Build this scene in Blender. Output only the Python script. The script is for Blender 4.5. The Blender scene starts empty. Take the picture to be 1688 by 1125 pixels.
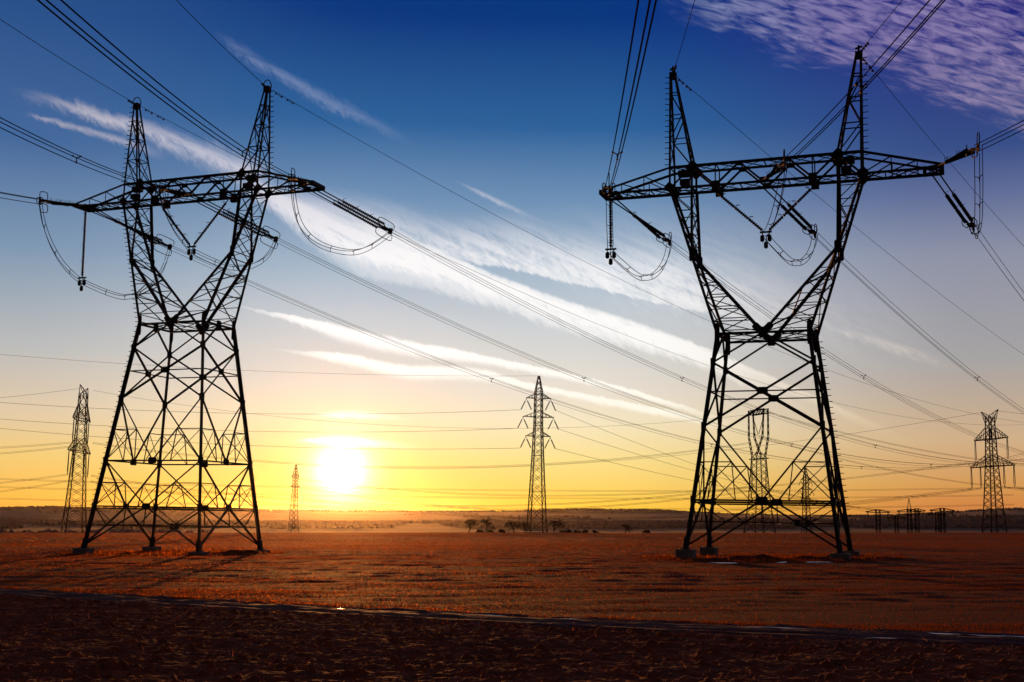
import bpy, bmesh, math, random
import numpy as np
from mathutils import Vector, Matrix

# ------------------------------------------------------------------ camera, sky, sun, exposure
S = bpy.context.scene
COL = S.collection
PITCH, ROLL = 0.1483, 0.01816
c_, s_, cr_, sr_ = math.cos(PITCH), math.sin(PITCH), math.cos(ROLL), math.sin(ROLL)
right = Vector((1, 0, 0)); up = Vector((0, -s_, c_)); fwd = Vector((0, c_, s_))
cx = right * cr_ + up * sr_
cy = -right * sr_ + up * cr_
cam = bpy.data.cameras.new('camera')
cam_o = bpy.data.objects.new('camera', cam); COL.objects.link(cam_o)
cam_o.matrix_world = Matrix(((cx.x, cy.x, -fwd.x, 0), (cx.y, cy.y, -fwd.y, 0), (cx.z, cy.z, -fwd.z, 0), (0, 0, 0, 1)))
cam.sensor_width = 36.0
cam.lens = 1966.29 / 1688 * 36.0
cam.clip_start = 0.1; cam.clip_end = 30000
S.camera = cam_o

S.view_settings.view_transform = 'Standard'
S.view_settings.look = 'None'
S.view_settings.exposure = 0.0
S.view_settings.gamma = 1.0
S.cycles.use_denoising = True
S.cycles.max_bounces = 6
S.cycles.transparent_max_bounces = 8

SUN_AZ, SUN_EL = math.radians(-8.0), math.radians(2.16)
SUN = Vector((math.sin(SUN_AZ) * math.cos(SUN_EL), math.cos(SUN_AZ) * math.cos(SUN_EL), math.sin(SUN_EL)))
sl = bpy.data.lights.new('sun', 'SUN'); sl.energy = 4.0; sl.angle = math.radians(0.5); sl.color = (1.0, 0.35, 0.075)
so = bpy.data.objects.new('sun', sl); COL.objects.link(so)
so.rotation_euler = SUN.to_track_quat('Z', 'Y').to_euler()
so.location = (-60, 400, 60)

W = bpy.data.worlds.new('World'); S.world = W; W.use_nodes = True
wt = W.node_tree; wt.nodes.clear()

class NB:
    """small builder for math nodes"""
    def __init__(s, t): s.t = t
    def n(s, kind, **kw):
        q = s.t.nodes.new(kind)
        for k, v in kw.items(): setattr(q, k, v)
        return q
    def put(s, sock, v):
        if isinstance(v, bpy.types.NodeSocket): s.t.links.new(v, sock)
        else: sock.default_value = v
    def m(s, op, a, b=None, c=None, clamp=False):
        q = s.n('ShaderNodeMath', operation=op, use_clamp=clamp)
        s.put(q.inputs[0], a)
        if b is not None: s.put(q.inputs[1], b)
        if c is not None: s.put(q.inputs[2], c)
        return q.outputs[0]
    def smooth(s, x, lo, hi, o0=0.0, o1=1.0):
        q = s.n('ShaderNodeMapRange', interpolation_type='SMOOTHSTEP')
        s.put(q.inputs[0], x); s.put(q.inputs[1], lo); s.put(q.inputs[2], hi); s.put(q.inputs[3], o0); s.put(q.inputs[4], o1)
        return q.outputs[0]
    def mix(s, f, a, b, blend='MIX'):
        q = s.n('ShaderNodeMix', data_type='RGBA', blend_type=blend)
        s.put(q.inputs[0], f)
        for i, v in ((6, a), (7, b)):
            if isinstance(v, tuple): v = (*v, 1) if len(v) == 3 else v
            s.put(q.inputs[i], v)
        return q.outputs[2]
    def ramp(s, x, stops, interp='LINEAR'):
        q = s.n('ShaderNodeValToRGB'); cr = q.color_ramp; cr.interpolation = interp
        while len(cr.elements) > 1: cr.elements.remove(cr.elements[-1])
        cr.elements[0].position = stops[0][0]; cr.elements[0].color = (*stops[0][1], 1)
        for p, c in stops[1:]:
            e = cr.elements.new(p); e.color = (*c, 1)
        s.put(q.inputs[0], x)
        return q.outputs[0]
    def vec(s, x, y, z=0.0):
        q = s.n('ShaderNodeCombineXYZ')
        for i, v in enumerate((x, y, z)): s.put(q.inputs[i], v)
        return q.outputs[0]
    def noise(s, v, scale, detail=4.0, rough=0.55, dist=0.0):
        q = s.n('ShaderNodeTexNoise', noise_dimensions='3D')
        s.put(q.inputs['Vector'], v); q.inputs['Scale'].default_value = scale; q.inputs['Detail'].default_value = detail
        q.inputs['Roughness'].default_value = rough; q.inputs['Distortion'].default_value = dist
        return q.outputs[0]

B = NB(wt)
geo = B.n('ShaderNodeTexCoord')
sep = B.n('ShaderNodeSeparateXYZ'); wt.links.new(geo.outputs['Generated'], sep.inputs[0])
dx, dy, dz = sep.outputs
el = B.m('MULTIPLY', B.m('ARCSINE', B.m('MAXIMUM', B.m('MINIMUM', dz, 1.0), -1.0)), 180 / math.pi)   # elevation in degrees
az = B.m('MULTIPLY', B.m('ARCTAN2', dx, dy), 180 / math.pi)                                          # azimuth from the view axis
t = B.m('DIVIDE', B.m('ADD', el, 0.5), 60.0, clamp=True)
def st(rows): return [((e + 0.5) / 60.0, c) for e, c in rows]
sky_left = B.ramp(t, st([(0.1, (0.956, 0.42, 0.045)), (0.7, (0.96, 0.50, 0.070)), (2.45, (0.88, 0.60, 0.19)), (4.34, (0.745, 0.584, 0.392)), (7.28, (0.485, 0.497, 0.497)),
    (11.7, (0.20, 0.305, 0.445)), (16.4, (0.0545, 0.138, 0.328)), (22.1, (0.0212, 0.080, 0.254)), (40, (0.006, 0.03, 0.12))]))
sky_mid = B.ramp(t, st([(0.1, (0.956, 0.52, 0.030)), (0.8, (0.956, 0.590, 0.055)), (2.7, (0.94, 0.725, 0.245)), (4.6, (0.905, 0.785, 0.52)), (6.15, (0.807, 0.738, 0.631)), (9.1, (0.60, 0.635, 0.658)),
    (11.7, (0.376, 0.485, 0.597)), (15.2, (0.15, 0.28, 0.465)), (18.6, (0.0232, 0.122, 0.328)), (23.6, (0.0006, 0.038, 0.216)), (40, (0.0, 0.02, 0.10))]))
sky_right = B.ramp(t, st([(0.1, (0.62, 0.20, 0.05)), (1.0, (0.651, 0.231, 0.058)), (1.8, (0.672, 0.314, 0.084)), (3.9, (0.631, 0.429, 0.246)), (7.5, (0.381, 0.366, 0.366)), (12.2, (0.265, 0.285, 0.38)),
    (14.8, (0.1195, 0.156, 0.314)), (16.9, (0.037, 0.076, 0.242)), (22.3, (0.0144, 0.018, 0.20)), (40, (0.004, 0.012, 0.09))]))
sky = B.mix(B.smooth(az, -24.0, -7.0), sky_left, sky_mid)
sky = B.mix(B.smooth(az, 3.0, 22.0), sky, sky_right)
# the side of the sky away from the sun is dim and dusky
absaz = B.m('ABSOLUTE', az)
sky = B.mix(B.smooth(absaz, 26.0, 110.0), sky, (0.075, 0.060, 0.075))
nish = B.n('ShaderNodeTexSky', sky_type='NISHITA'); nish.sun_disc = False
nish.sun_elevation = SUN_EL; nish.sun_rotation = SUN_AZ; nish.air_density = 1.0; nish.dust_density = 2.0
# glow of the low sun
dsun = B.n('ShaderNodeVectorMath', operation='DOT_PRODUCT'); wt.links.new(geo.outputs['Generated'], dsun.inputs[0]); dsun.inputs[1].default_value = SUN
gam = B.m('MULTIPLY', B.m('ARCCOSINE', B.m('MINIMUM', dsun.outputs['Value'], 1.0)), 180 / math.pi)
# cloud coordinates: the sky seen on a plane across the view axis
fy = B.m('MAXIMUM', dy, 0.05)
X = B.m('DIVIDE', dx, fy); Z = B.m('DIVIDE', dz, fy)
front = B.smooth(dy, 0.1, 0.3)
ca, sa = math.cos(math.radians(-23)), math.sin(math.radians(-23))
U = B.m('ADD', B.m('MULTIPLY', X, ca), B.m('MULTIPLY', Z, sa))
V = B.m('SUBTRACT', B.m('MULTIPLY', Z, ca), B.m('MULTIPLY', X, sa))
fib = B.noise(B.vec(B.m('MULTIPLY', U, 12.0), B.m('MULTIPLY', V, 120.0), 3.1), 1.0, 7.0, 0.62, 0.5)       # long fibres
wis = B.noise(B.vec(B.m('MULTIPLY', B.m('ADD', U, B.m('MULTIPLY', V, 1.1)), 95.0), B.m('MULTIPLY', V, 110.0), 7.7), 1.0, 8.0, 0.65, 0.8)   # feathery combing
lum = B.noise(B.vec(B.m('MULTIPLY', U, 9.0), B.m('MULTIPLY', V, 14.0), 1.3), 1.0, 3.0, 0.5, 0.0)
tex = B.m('ADD', B.m('MULTIPLY', fib, 0.55), B.m('MULTIPLY', wis, 0.45))
warp = B.m('ADD', B.m('MULTIPLY', B.m('SUBTRACT', wis, 0.5), 0.026), B.m('MULTIPLY', B.m('SUBTRACT', lum, 0.5), 0.030))
clear = None
def streak(p0, p1, w0, w1, bulge=0.0, bow=0.0, e0=0.25, e1=0.3, up_soft=1.0, down_soft=0.6, k=1.0, rough=1.0, lo=0.30, hi=0.66):
    """a band of cirrus from p0 to p1, half width w0 to w1, edges soft upwards and downwards"""
    global clear
    L = math.hypot(p1[0] - p0[0], p1[1] - p0[1]); d = ((p1[0] - p0[0]) / L, (p1[1] - p0[1]) / L); nn = (-d[1], d[0])
    ax, az_ = B.m('SUBTRACT', X, p0[0]), B.m('SUBTRACT', Z, p0[1])
    u = B.m('DIVIDE', B.m('ADD', B.m('MULTIPLY', ax, d[0]), B.m('MULTIPLY', az_, d[1])), L)
    v = B.m('ADD', B.m('ADD', B.m('MULTIPLY', ax, nn[0]), B.m('MULTIPLY', az_, nn[1])), B.m('MULTIPLY', warp, rough))
    arch = B.m('MULTIPLY', B.m('MULTIPLY', u, 4.0), B.m('SUBTRACT', 1.0, u))
    w = B.m('ADD', B.m('ADD', w0, B.m('MULTIPLY', u, w1 - w0)), B.m('MULTIPLY', arch, bulge))
    sft = B.m('DIVIDE', B.m('SUBTRACT', v, B.m('MULTIPLY', arch, bow)), B.m('MAXIMUM', w, 0.0005))
    m_ = B.m('MULTIPLY', B.smooth(sft, -1.0, -1.0 + down_soft), B.smooth(sft, 1.0 - up_soft, 1.0, 1.0, 0.0))
    m_ = B.m('MULTIPLY', m_, B.m('MULTIPLY', B.smooth(u, 0.0, e0), B.smooth(u, 1.0 - e1, 1.0, 1.0, 0.0)))
    f_ = B.smooth(tex, lo, hi, 0.0, 1.0)
    m_ = B.m('MULTIPLY', m_, B.m('MULTIPLY', f_, k), clamp=True)
    inv = B.m('SUBTRACT', 1.0, m_)
    clear = inv if clear is None else B.m('MULTIPLY', clear, inv)
streak((-0.4488, 0.3634), (-0.2050, 0.2830), 0.0045, 0.022, -0.001, 0.004, 0.40, 0.12, 1.0, 1.2, 0.95, 0.6, 0.22, 0.60)
streak((-0.4300, 0.3430), (-0.2950, 0.3010), 0.0025, 0.007, 0.0, 0.002, 0.15, 0.4, 1.0, 1.0, 0.55, 0.35, 0.2, 0.55)
streak((-0.2717, 0.4215), (-0.0800, 0.3140), 0.006, 0.005, 0.004, -0.004, 0.2, 0.4, 1.0, 1.2, 0.42, 0.6)
def fcurve(pts):
    """height of a cloud edge along X"""
    q = B.n('ShaderNodeFloatCurve'); c = q.mapping.curves[0]
    q.mapping.use_clip = False
    p = [((x + 0.5), z * 2) for x, z in pts]
    while len(c.points) < len(p): c.points.new(0.5, 0.5)
    for i, (x, z) in enumerate(sorted(p)): c.points[i].location = (x, z); c.points[i].handle_type = 'AUTO'
    q.mapping.update(); B.put(q.inputs['Value'], B.m('ADD', X, 0.5))
    return B.m('MULTIPLY', q.outputs[0], 0.5)
def sheet_cloud(top, bot, e0, e1, up_soft, dn_soft, k, rough, lo, hi):
    """cirrus between two edges; e0/e1 = X where it has faded in / starts to fade out"""
    global clear
    zt, zb = fcurve(top), fcurve(bot)
    q = B.m('DIVIDE', B.m('SUBTRACT', B.m('ADD', Z, B.m('MULTIPLY', warp, rough)), zb), B.m('MAXIMUM', B.m('SUBTRACT', zt, zb), 0.001))
    m_ = B.m('MULTIPLY', B.smooth(q, 0.0, dn_soft), B.smooth(q, 1.0 - up_soft, 1.0, 1.0, 0.0))
    m_ = B.m('MULTIPLY', m_, B.m('MULTIPLY', B.smooth(X, e0[0], e0[1]), B.smooth(X, e1[0], e1[1], 1.0, 0.0)))
    m_ = B.m('MULTIPLY', m_, B.m('MULTIPLY', B.smooth(tex, lo, hi), k), clamp=True)
    clear = B.m('MULTIPLY', clear, B.m('SUBTRACT', 1.0, m_))
A_TOP = [(-0.26, 0.300), (-0.198, 0.276), (-0.129, 0.248), (-0.0627, 0.2245), (-0.0067, 0.2035), (0.049, 0.184), (0.104, 0.168), (0.157, 0.148), (0.234, 0.116), (0.30, 0.088), (0.34, 0.071)]
A_BOT = [(-0.26, 0.280), (-0.218, 0.2583), (-0.170, 0.224), (-0.127, 0.200), (-0.062, 0.1865), (-0.006, 0.173), (0.049, 0.1555), (0.104, 0.1425), (0.157, 0.127), (0.234, 0.095), (0.34, 0.055)]
V_TOP = [(-0.26, 0.303), (-0.183, 0.290), (-0.130, 0.282), (-0.064, 0.262), (-0.008, 0.266), (0.048, 0.256), (0.104, 0.248), (0.20, 0.225), (0.34, 0.19)]
V_BOT = [(-0.26, 0.285), (-0.192, 0.2517), (-0.129, 0.2352), (-0.045, 0.2165), (-0.007, 0.2112), (0.049, 0.1998), (0.104, 0.1886), (0.157, 0.1765), (0.235, 0.160), (0.34, 0.140)]
F_TOP = [(-0.26, 0.182), (-0.232, 0.1765), (-0.188, 0.1690), (-0.136, 0.1595), (-0.074, 0.1475), (-0.022, 0.138), (0.029, 0.1285), (0.080, 0.1165), (0.132, 0.102), (0.18, 0.087), (0.22, 0.075)]
F_BOT = [(-0.26, 0.179), (-0.232, 0.1735), (-0.188, 0.1610), (-0.136, 0.1415), (-0.074, 0.1305), (-0.022, 0.127), (0.029, 0.119), (0.080, 0.1085), (0.132, 0.095), (0.18, 0.081), (0.22, 0.070)]
G_TOP = [(-0.22, 0.143), (-0.187, 0.140), (-0.146, 0.1385), (-0.094, 0.130), (-0.032, 0.1275), (0.019, 0.1155), (0.080, 0.104), (0.142, 0.092), (0.198, 0.080), (0.24, 0.07)]
G_BOT = [(-0.22, 0.140), (-0.187, 0.136), (-0.146, 0.126), (-0.094, 0.114), (-0.032, 0.1125), (0.019, 0.107), (0.080, 0.094), (0.142, 0.083), (0.198, 0.072), (0.24, 0.063)]
sheet_cloud(A_TOP, A_BOT, (-0.25, -0.20), (0.16, 0.26), 0.18, 0.50, 0.97, 0.55, 0.16, 0.50)                       # broad feathered band
sheet_cloud([(x, z + 0.002) for x, z in A_TOP], [(x, z - 0.011) for x, z in A_TOP], (-0.21, -0.10), (0.24, 0.34), 0.35, 1.0, 1.0, 0.22, 0.02, 0.30)   # its sharp upper rim
sheet_cloud([(x, z + 0.014) for x, z in A_BOT], [(x, z - 0.001) for x, z in A_BOT], (-0.20, -0.06), (0.18, 0.30), 1.0, 0.75, 0.9, 0.45, 0.08, 0.42)   # its combed lower rim
sheet_cloud(V_TOP, V_BOT, (-0.25, -0.18), (0.12, 0.30), 0.85, 0.16, 0.82, 0.55, 0.27, 0.60)                        # wide thin veil
sheet_cloud([(x, z + 0.010) for x, z in V_BOT], V_BOT, (-0.08, -0.02), (0.16, 0.28), 1.0, 0.35, 0.75, 0.35, 0.15, 0.55)
streak((0.0000, 0.2480), (0.3900, 0.1500), 0.045, 0.050, 0.020, 0.004, 0.3, 0.5, 1.6, 1.0, 0.55, 0.6, 0.28, 0.68)
sheet_cloud(F_TOP, F_BOT, (-0.25, -0.17), (0.12, 0.20), 0.25, 0.55, 1.0, 0.20, 0.06, 0.36)
sheet_cloud(G_TOP, G_BOT, (-0.21, -0.14), (0.12, 0.21), 0.28, 0.50, 1.0, 0.20, 0.06, 0.36)
streak((-0.1880, 0.0620), (-0.0612, 0.0555), 0.001, 0.0015, 0.0042, 0.003, 0.25, 0.7, 1.0, 0.9, 1.0, 0.16, 0.12, 0.5)
streak((-0.1720, 0.0830), (-0.0800, 0.0800), 0.001, 0.001, 0.0038, 0.002, 0.3, 0.6, 1.0, 1.2, 0.95, 0.16, 0.12, 0.5)
streak((-0.0550, 0.2900), (0.0400, 0.2440), 0.0015, 0.004, 0.001, 0.0, 0.3, 0.6, 1.0, 1.0, 0.5, 0.2)
streak((0.2600, 0.1680), (0.3900, 0.1290), 0.002, 0.004, 0.004, 0.0, 0.2, 0.5, 0.7, 1.3, 0.5, 0.25)
# mackerel cirrus high on the right
mac = B.noise(B.vec(B.m('MULTIPLY', B.m('ADD', X, B.m('MULTIPLY', Z, 0.3)), 44.0), B.m('MULTIPLY', B.m('SUBTRACT', Z, B.m('MULTIPLY', X, -0.25)), 150.0), 2.0), 1.0, 9.0, 0.60, 0.5)
mac2 = B.noise(B.vec(B.m('MULTIPLY', X, 9.0), B.m('MULTIPLY', Z, 14.0), 5.0), 1.0, 3.0, 0.5, 0.0)
edge = B.m('ADD', B.m('SUBTRACT', Z, B.m('SUBTRACT', 0.487, B.m('MULTIPLY', X, 0.345))), B.m('MULTIPLY', B.m('SUBTRACT', mac2, 0.5), 0.05))
edge = B.m('ADD', edge, B.m('MULTIPLY', B.m('SUBTRACT', mac, 0.5), 0.05))
pat = B.m('MULTIPLY', B.smooth(edge, 0.000, 0.035), B.smooth(X, 0.12, 0.20))
pat = B.m('MULTIPLY', pat, B.m('MULTIPLY', B.smooth(mac, 0.30, 0.68, 0.0, 0.95), B.smooth(mac2, 0.15, 0.62, 0.45, 1.0)))
clear = B.m('MULTIPLY', clear, B.m('SUBTRACT', 1.0, pat))
cloud = B.m('MULTIPLY', B.m('SUBTRACT', 1.0, clear), front)
cl_mid = B.ramp(t, st([(0.5, (1.0, 0.75, 0.22)), (2.5, (1.0, 0.93, 0.6)), (5.0, (1.0, 0.95, 0.80)), (8.0, (1.0, 0.99, 0.96)), (12.5, (0.95, 0.94, 0.95)), (16.0, (0.58, 0.58, 0.68)), (20.0, (0.35, 0.42, 0.62)), (26, (0.3, 0.36, 0.55))]))
cl_right = B.ramp(t, st([(0.5, (0.85, 0.5, 0.25)), (4.5, (0.85, 0.68, 0.45)), (9.0, (0.72, 0.66, 0.62)), (14.0, (0.46, 0.42, 0.50)), (18.0, (0.33, 0.26, 0.42)), (24, (0.27, 0.22, 0.45))]))
cl = B.mix(B.smooth(az, 6.0, 17.0), cl_mid, cl_right)
cl = B.mix(B.m('MULTIPLY', B.smooth(az, -22.0, -12.0, 1.0, 0.0), 0.8), cl, (0.55, 0.50, 0.56))
near = B.m('POWER', 2.71828, B.m('MULTIPLY', gam, -1.0 / 2.2))
cq = B.n('ShaderNodeVectorMath', operation='SCALE'); cq.inputs[0].default_value = (0.9, 0.85, 0.75); B.put(cq.inputs['Scale'], near)
cl = B.mix(1.0, cl, cq.outputs[0], 'ADD')
sky = B.mix(cloud, sky, cl)
g1 = B.m('POWER', 2.71828, B.m('MULTIPLY', gam, -1.0 / 0.50))
g2 = B.m('POWER', 2.71828, B.m('MULTIPLY', B.m('MULTIPLY', gam, gam), -1.0 / (2 * 1.7 ** 2)))
g3 = B.m('POWER', 2.71828, B.m('MULTIPLY', gam, -1.0 / 5.0))
def addglow(base, f, colr):
    q = B.n('ShaderNodeVectorMath', operation='SCALE'); q.inputs[0].default_value = colr; B.put(q.inputs['Scale'], f)
    return B.mix(1.0, base, q.outputs[0], 'ADD')
sky = addglow(sky, g1, (10.0, 8.0, 6.5))
sky = addglow(sky, g2, (0.22, 0.07, 0.0))
sky = addglow(sky, g3, (0.01, 0.002, 0.0))
nq = B.n('ShaderNodeVectorMath', operation='SCALE'); wt.links.new(nish.outputs[0], nq.inputs[0]); nq.inputs['Scale'].default_value = 0.0006
sky = B.mix(1.0, sky, nq.outputs[0], 'ADD')
# nothing but dim ground light below the horizon
sky = B.mix(B.smooth(el, -4.0, -0.4), (0.02, 0.014, 0.012), sky)
bg = B.n('ShaderNodeBackground'); bg.inputs['Strength'].default_value = 1.0
wt.links.new(sky, bg.inputs['Color'])
wo = B.n('ShaderNodeOutputWorld'); wt.links.new(bg.outputs[0], wo.inputs['Surface'])
W.cycles.sampling_method = 'MANUAL'; W.cycles.sample_map_resolution = 1024

# ------------------------------------------------------------------ materials
def material(name, c0, c1=None, scale=1.0, rough=0.8, metal=0.0, bump=0.0, bscale=None, spec=0.3, detail=5.0, trans=None, stretch=None, tint=None, sheen=None):
    m = bpy.data.materials.new(name); m.use_nodes = True
    nt = m.node_tree; p = nt.nodes['Principled BSDF']; b = NB(nt)
    p.inputs['Roughness'].default_value = rough; p.inputs['Metallic'].default_value = metal
    p.inputs['Specular IOR Level'].default_value = spec
    if tint: p.inputs['Specular Tint'].default_value = (*tint, 1)
    p.inputs['Base Color'].default_value = (*c0, 1)
    tc = b.n('ShaderNodeTexCoord'); co = tc.outputs['Object']
    if stretch:
        mp = b.n('ShaderNodeMapping'); mp.inputs['Scale'].default_value = stretch; nt.links.new(co, mp.inputs[0]); co = mp.outputs[0]
    colr = None
    if c1:
        f = b.noise(co, scale, detail, 0.6)
        colr = b.ramp(f, [(0.32, c0), (0.68, c1)])
        nt.links.new(colr, p.inputs['Base Color'])
    if bump:
        bn = b.n('ShaderNodeBump'); bn.inputs['Strength'].default_value = bump; bn.inputs['Distance'].default_value = 0.05
        nt.links.new(b.noise(co, bscale or scale * 4, 6.0, 0.65), bn.inputs['Height']); nt.links.new(bn.outputs[0], p.inputs['Normal'])
    if trans:
        tr = b.n('ShaderNodeBsdfTranslucent'); tr.inputs[0].default_value = (*trans, 1)
        mx = b.n('ShaderNodeMixShader'); mx.inputs[0].default_value = 0.45
        nt.links.new(p.outputs[0], mx.inputs[1]); nt.links.new(tr.outputs[0], mx.inputs[2])
        out = mx.outputs[0]
        if sheen:                                          # light passing on through thin dry leaves
            gl = b.n('ShaderNodeBsdfRefraction'); gl.inputs['Color'].default_value = (*sheen, 1); gl.inputs['Roughness'].default_value = 0.42; gl.inputs['IOR'].default_value = 1.4
            m2 = b.n('ShaderNodeMixShader'); m2.inputs[0].default_value = 0.007
            nt.links.new(out, m2.inputs[1]); nt.links.new(gl.outputs[0], m2.inputs[2]); out = m2.outputs[0]
        nt.links.new(out, nt.nodes['Material Output'].inputs['Surface'])
    return m
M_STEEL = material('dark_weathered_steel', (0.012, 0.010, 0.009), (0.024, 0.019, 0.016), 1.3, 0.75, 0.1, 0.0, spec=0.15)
M_FAR = material('far_galvanised_steel', (0.026, 0.018, 0.014), (0.044, 0.030, 0.024), 0.4, 0.9, 0.0, spec=0.0)
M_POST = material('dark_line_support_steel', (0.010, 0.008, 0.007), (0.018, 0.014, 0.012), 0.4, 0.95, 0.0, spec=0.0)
M_INS = material('brown_porcelain', (0.014, 0.008, 0.007), (0.022, 0.012, 0.009), 3.0, 0.7, 0.0, spec=0.15)
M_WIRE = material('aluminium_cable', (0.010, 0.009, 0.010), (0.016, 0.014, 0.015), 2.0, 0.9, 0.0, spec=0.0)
M_CONC = material('weathered_concrete', (0.075, 0.058, 0.052), (0.14, 0.108, 0.096), 2.2, 0.9, 0.0, 0.5, 14)
M_SOIL = material('ploughed_soil', (0.075, 0.020, 0.008), (0.22, 0.056, 0.022), 2.4, 0.95, 0.0, 1.0, 22, 0.05, 10)
M_TRACK = material('trodden_mud', (0.034, 0.010, 0.0055), (0.095, 0.030, 0.018), 1.6, 0.85, 0.0, 0.9, 9, 0.10, 8, stretch=(0.35, 1.3, 1))
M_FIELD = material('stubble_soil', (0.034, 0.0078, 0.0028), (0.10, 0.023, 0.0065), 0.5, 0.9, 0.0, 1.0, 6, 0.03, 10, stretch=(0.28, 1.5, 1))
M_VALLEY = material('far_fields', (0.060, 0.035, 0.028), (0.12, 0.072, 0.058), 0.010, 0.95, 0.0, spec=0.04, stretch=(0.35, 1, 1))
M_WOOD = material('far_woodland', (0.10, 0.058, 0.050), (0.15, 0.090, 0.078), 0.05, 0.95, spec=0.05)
M_BARK = material('winter_bark', (0.010, 0.007, 0.005), (0.020, 0.013, 0.010), 3.0, 0.9, spec=0.0)
M_STRAW = material('stubble_straw', (0.055, 0.015, 0.005), (0.155, 0.044, 0.011), 0.35, 0.8, 0.0, spec=0.0, trans=(0.17, 0.041, 0.005), sheen=(0.9, 0.23, 0.012))
M_CHAFF = material('loose_straw', (0.20, 0.10, 0.06), (0.36, 0.20, 0.12), 2.0, 0.6, 0.0, trans=(0.4, 0.16, 0.06))
M_ICE = material('thin_ice', (0.30, 0.36, 0.44), (0.42, 0.48, 0.56), 3.0, 0.3, 0.0, 0.15, 20, 0.5)

# ------------------------------------------------------------------ mesh helpers
class MB:
    def __init__(s): s.v = []; s.f = []
    def add(s, vs, fs):
        o = len(s.v); s.v += [tuple(q) for q in vs]; s.f += [tuple(i + o for i in q) for q in fs]
    @staticmethod
    def frame(p, q):
        d = (Vector(q) - Vector(p)); L = d.length; d = d / max(L, 1e-9)
        a = Vector((0, 0, 1)) if abs(d.z) < 0.95 else Vector((0, 1, 0))
        x = d.cross(a).normalized(); y = d.cross(x).normalized()
        return x, y, d
    def bar(s, p, q, w, h=None):
        h = h or w; x, y, d = s.frame(p, q); vs = []
        for b in (Vector(p), Vector(q)):
            vs += [b + x * (i * w / 2) + y * (j * h / 2) for i, j in ((-1, -1), (1, -1), (1, 1), (-1, 1))]
        s.add(vs, [(0, 1, 5, 4), (1, 2, 6, 5), (2, 3, 7, 6), (3, 0, 4, 7), (3, 2, 1, 0), (4, 5, 6, 7)])
    def angle(s, p, q, w, th=None, flip=1):
        """rolled steel angle: an L profile of leg length w"""
        w = w * 0.78; th = (th or w * 0.2) * 0.85; x, y, d = s.frame(p, q); x = x * flip
        prof = [(-0.35, -0.35), (0.65, -0.35), (0.65, -0.35 + th / w), (-0.35 + th / w, -0.35 + th / w), (-0.35 + th / w, 0.65), (-0.35, 0.65)]
        vs = [b + x * (i * w) + y * (j * w) for b in (Vector(p), Vector(q)) for i, j in prof]
        fs = [(i, (i + 1) % 6, 6 + (i + 1) % 6, 6 + i) for i in range(6)]
        fs += [(0, 3, 2, 1), (0, 5, 4, 3), (6, 7, 8, 9), (6, 9, 10, 11)]
        s.add(vs, fs)
    def box(s, c, size, rot=0.0):
        hx, hy, hz = (q / 2 for q in size); ca, sa = math.cos(rot), math.sin(rot); vs = []
        for k in (-1, 1):
            for i, j in ((-1, -1), (1, -1), (1, 1), (-1, 1)):
                a, b = i * hx, j * hy
                vs.append((c[0] + a * ca - b * sa, c[1] + a * sa + b * ca, c[2] + k * hz))
        s.add(vs, [(0, 1, 5, 4), (1, 2, 6, 5), (2, 3, 7, 6), (3, 0, 4, 7), (3, 2, 1, 0), (4, 5, 6, 7)])
    def tube(s, pts, r, n=5, closed=False):
        pts = [Vector(q) for q in pts]; N = len(pts); vs = []
        for i, p in enumerate(pts):
            a = pts[(i - 1) % N] if closed else pts[max(i - 1, 0)]; b = pts[(i + 1) % N] if closed else pts[min(i + 1, N - 1)]
            x, y, d = s.frame(a, b); rr = r[i] if isinstance(r, (list, tuple)) else r
            vs += [p + (x * math.cos(k * 2 * math.pi / n) + y * math.sin(k * 2 * math.pi / n)) * rr for k in range(n)]
        fs = []
        for i in range(N if closed else N - 1):
            j = (i + 1) % N
            fs += [(i * n + k, i * n + (k + 1) % n, j * n + (k + 1) % n, j * n + k) for k in range(n)]
        if not closed: fs += [tuple(range(n))[::-1], tuple((N - 1) * n + k for k in range(n))]
        s.add(vs, fs)
    def lathe(s, p, q, prof, n=8):
        """turned body along p-q; prof = [(fraction, radius)]"""
        p, q = Vector(p), Vector(q); x, y, d = s.frame(p, q); vs = []; m = len(prof)
        for f, r in prof:
            c = p.lerp(q, f)
            vs += [c + (x * math.cos(k * 2 * math.pi / n) + y * math.sin(k * 2 * math.pi / n)) * r for k in range(n)]
        fs = [(i * n + k, i * n + (k + 1) % n, (i + 1) * n + (k + 1) % n, (i + 1) * n + k) for i in range(m - 1) for k in range(n)]
        fs += [tuple(range(n))[::-1], tuple((m - 1) * n + k for k in range(n))]
        s.add(vs, fs)
    def plate(s, c, n, u, su, sv, th=0.03):
        """rectangular gusset plate at c with normal n, long axis u"""
        n = Vector(n).normalized(); u = Vector(u); u = (u - n * u.dot(n)).normalized(); v = n.cross(u); c = Vector(c); vs = []
        k_ = 0.28
        oc = [(-1, -1 + k_), (-1 + k_, -1), (1 - k_, -1), (1, -1 + k_), (1, 1 - k_), (1 - k_, 1), (-1 + k_, 1), (-1, 1 - k_)]
        for k in (-1, 1): vs += [c + u * (i * su / 2) + v * (j * sv / 2) + n * (k * th / 2) for i, j in oc]
        s.add(vs, [tuple(range(8))[::-1], tuple(range(8, 16))] + [(i, (i + 1) % 8, 8 + (i + 1) % 8, 8 + i) for i in range(8)])
    def build(s, name, mat, parent=None, origin=(0, 0, 0), smooth=False):
        me = bpy.data.meshes.new(name)
        o = origin; me.from_pydata([(a - o[0], b - o[1], c - o[2]) for a, b, c in s.v], [], s.f)
        if smooth: me.polygons.foreach_set('use_smooth', [True] * len(me.polygons))
        me.materials.append(mat); me.update()
        ob = bpy.data.objects.new(name, me); COL.objects.link(ob)
        if parent: ob.parent = parent
        else: ob.location = o
        return ob

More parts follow.
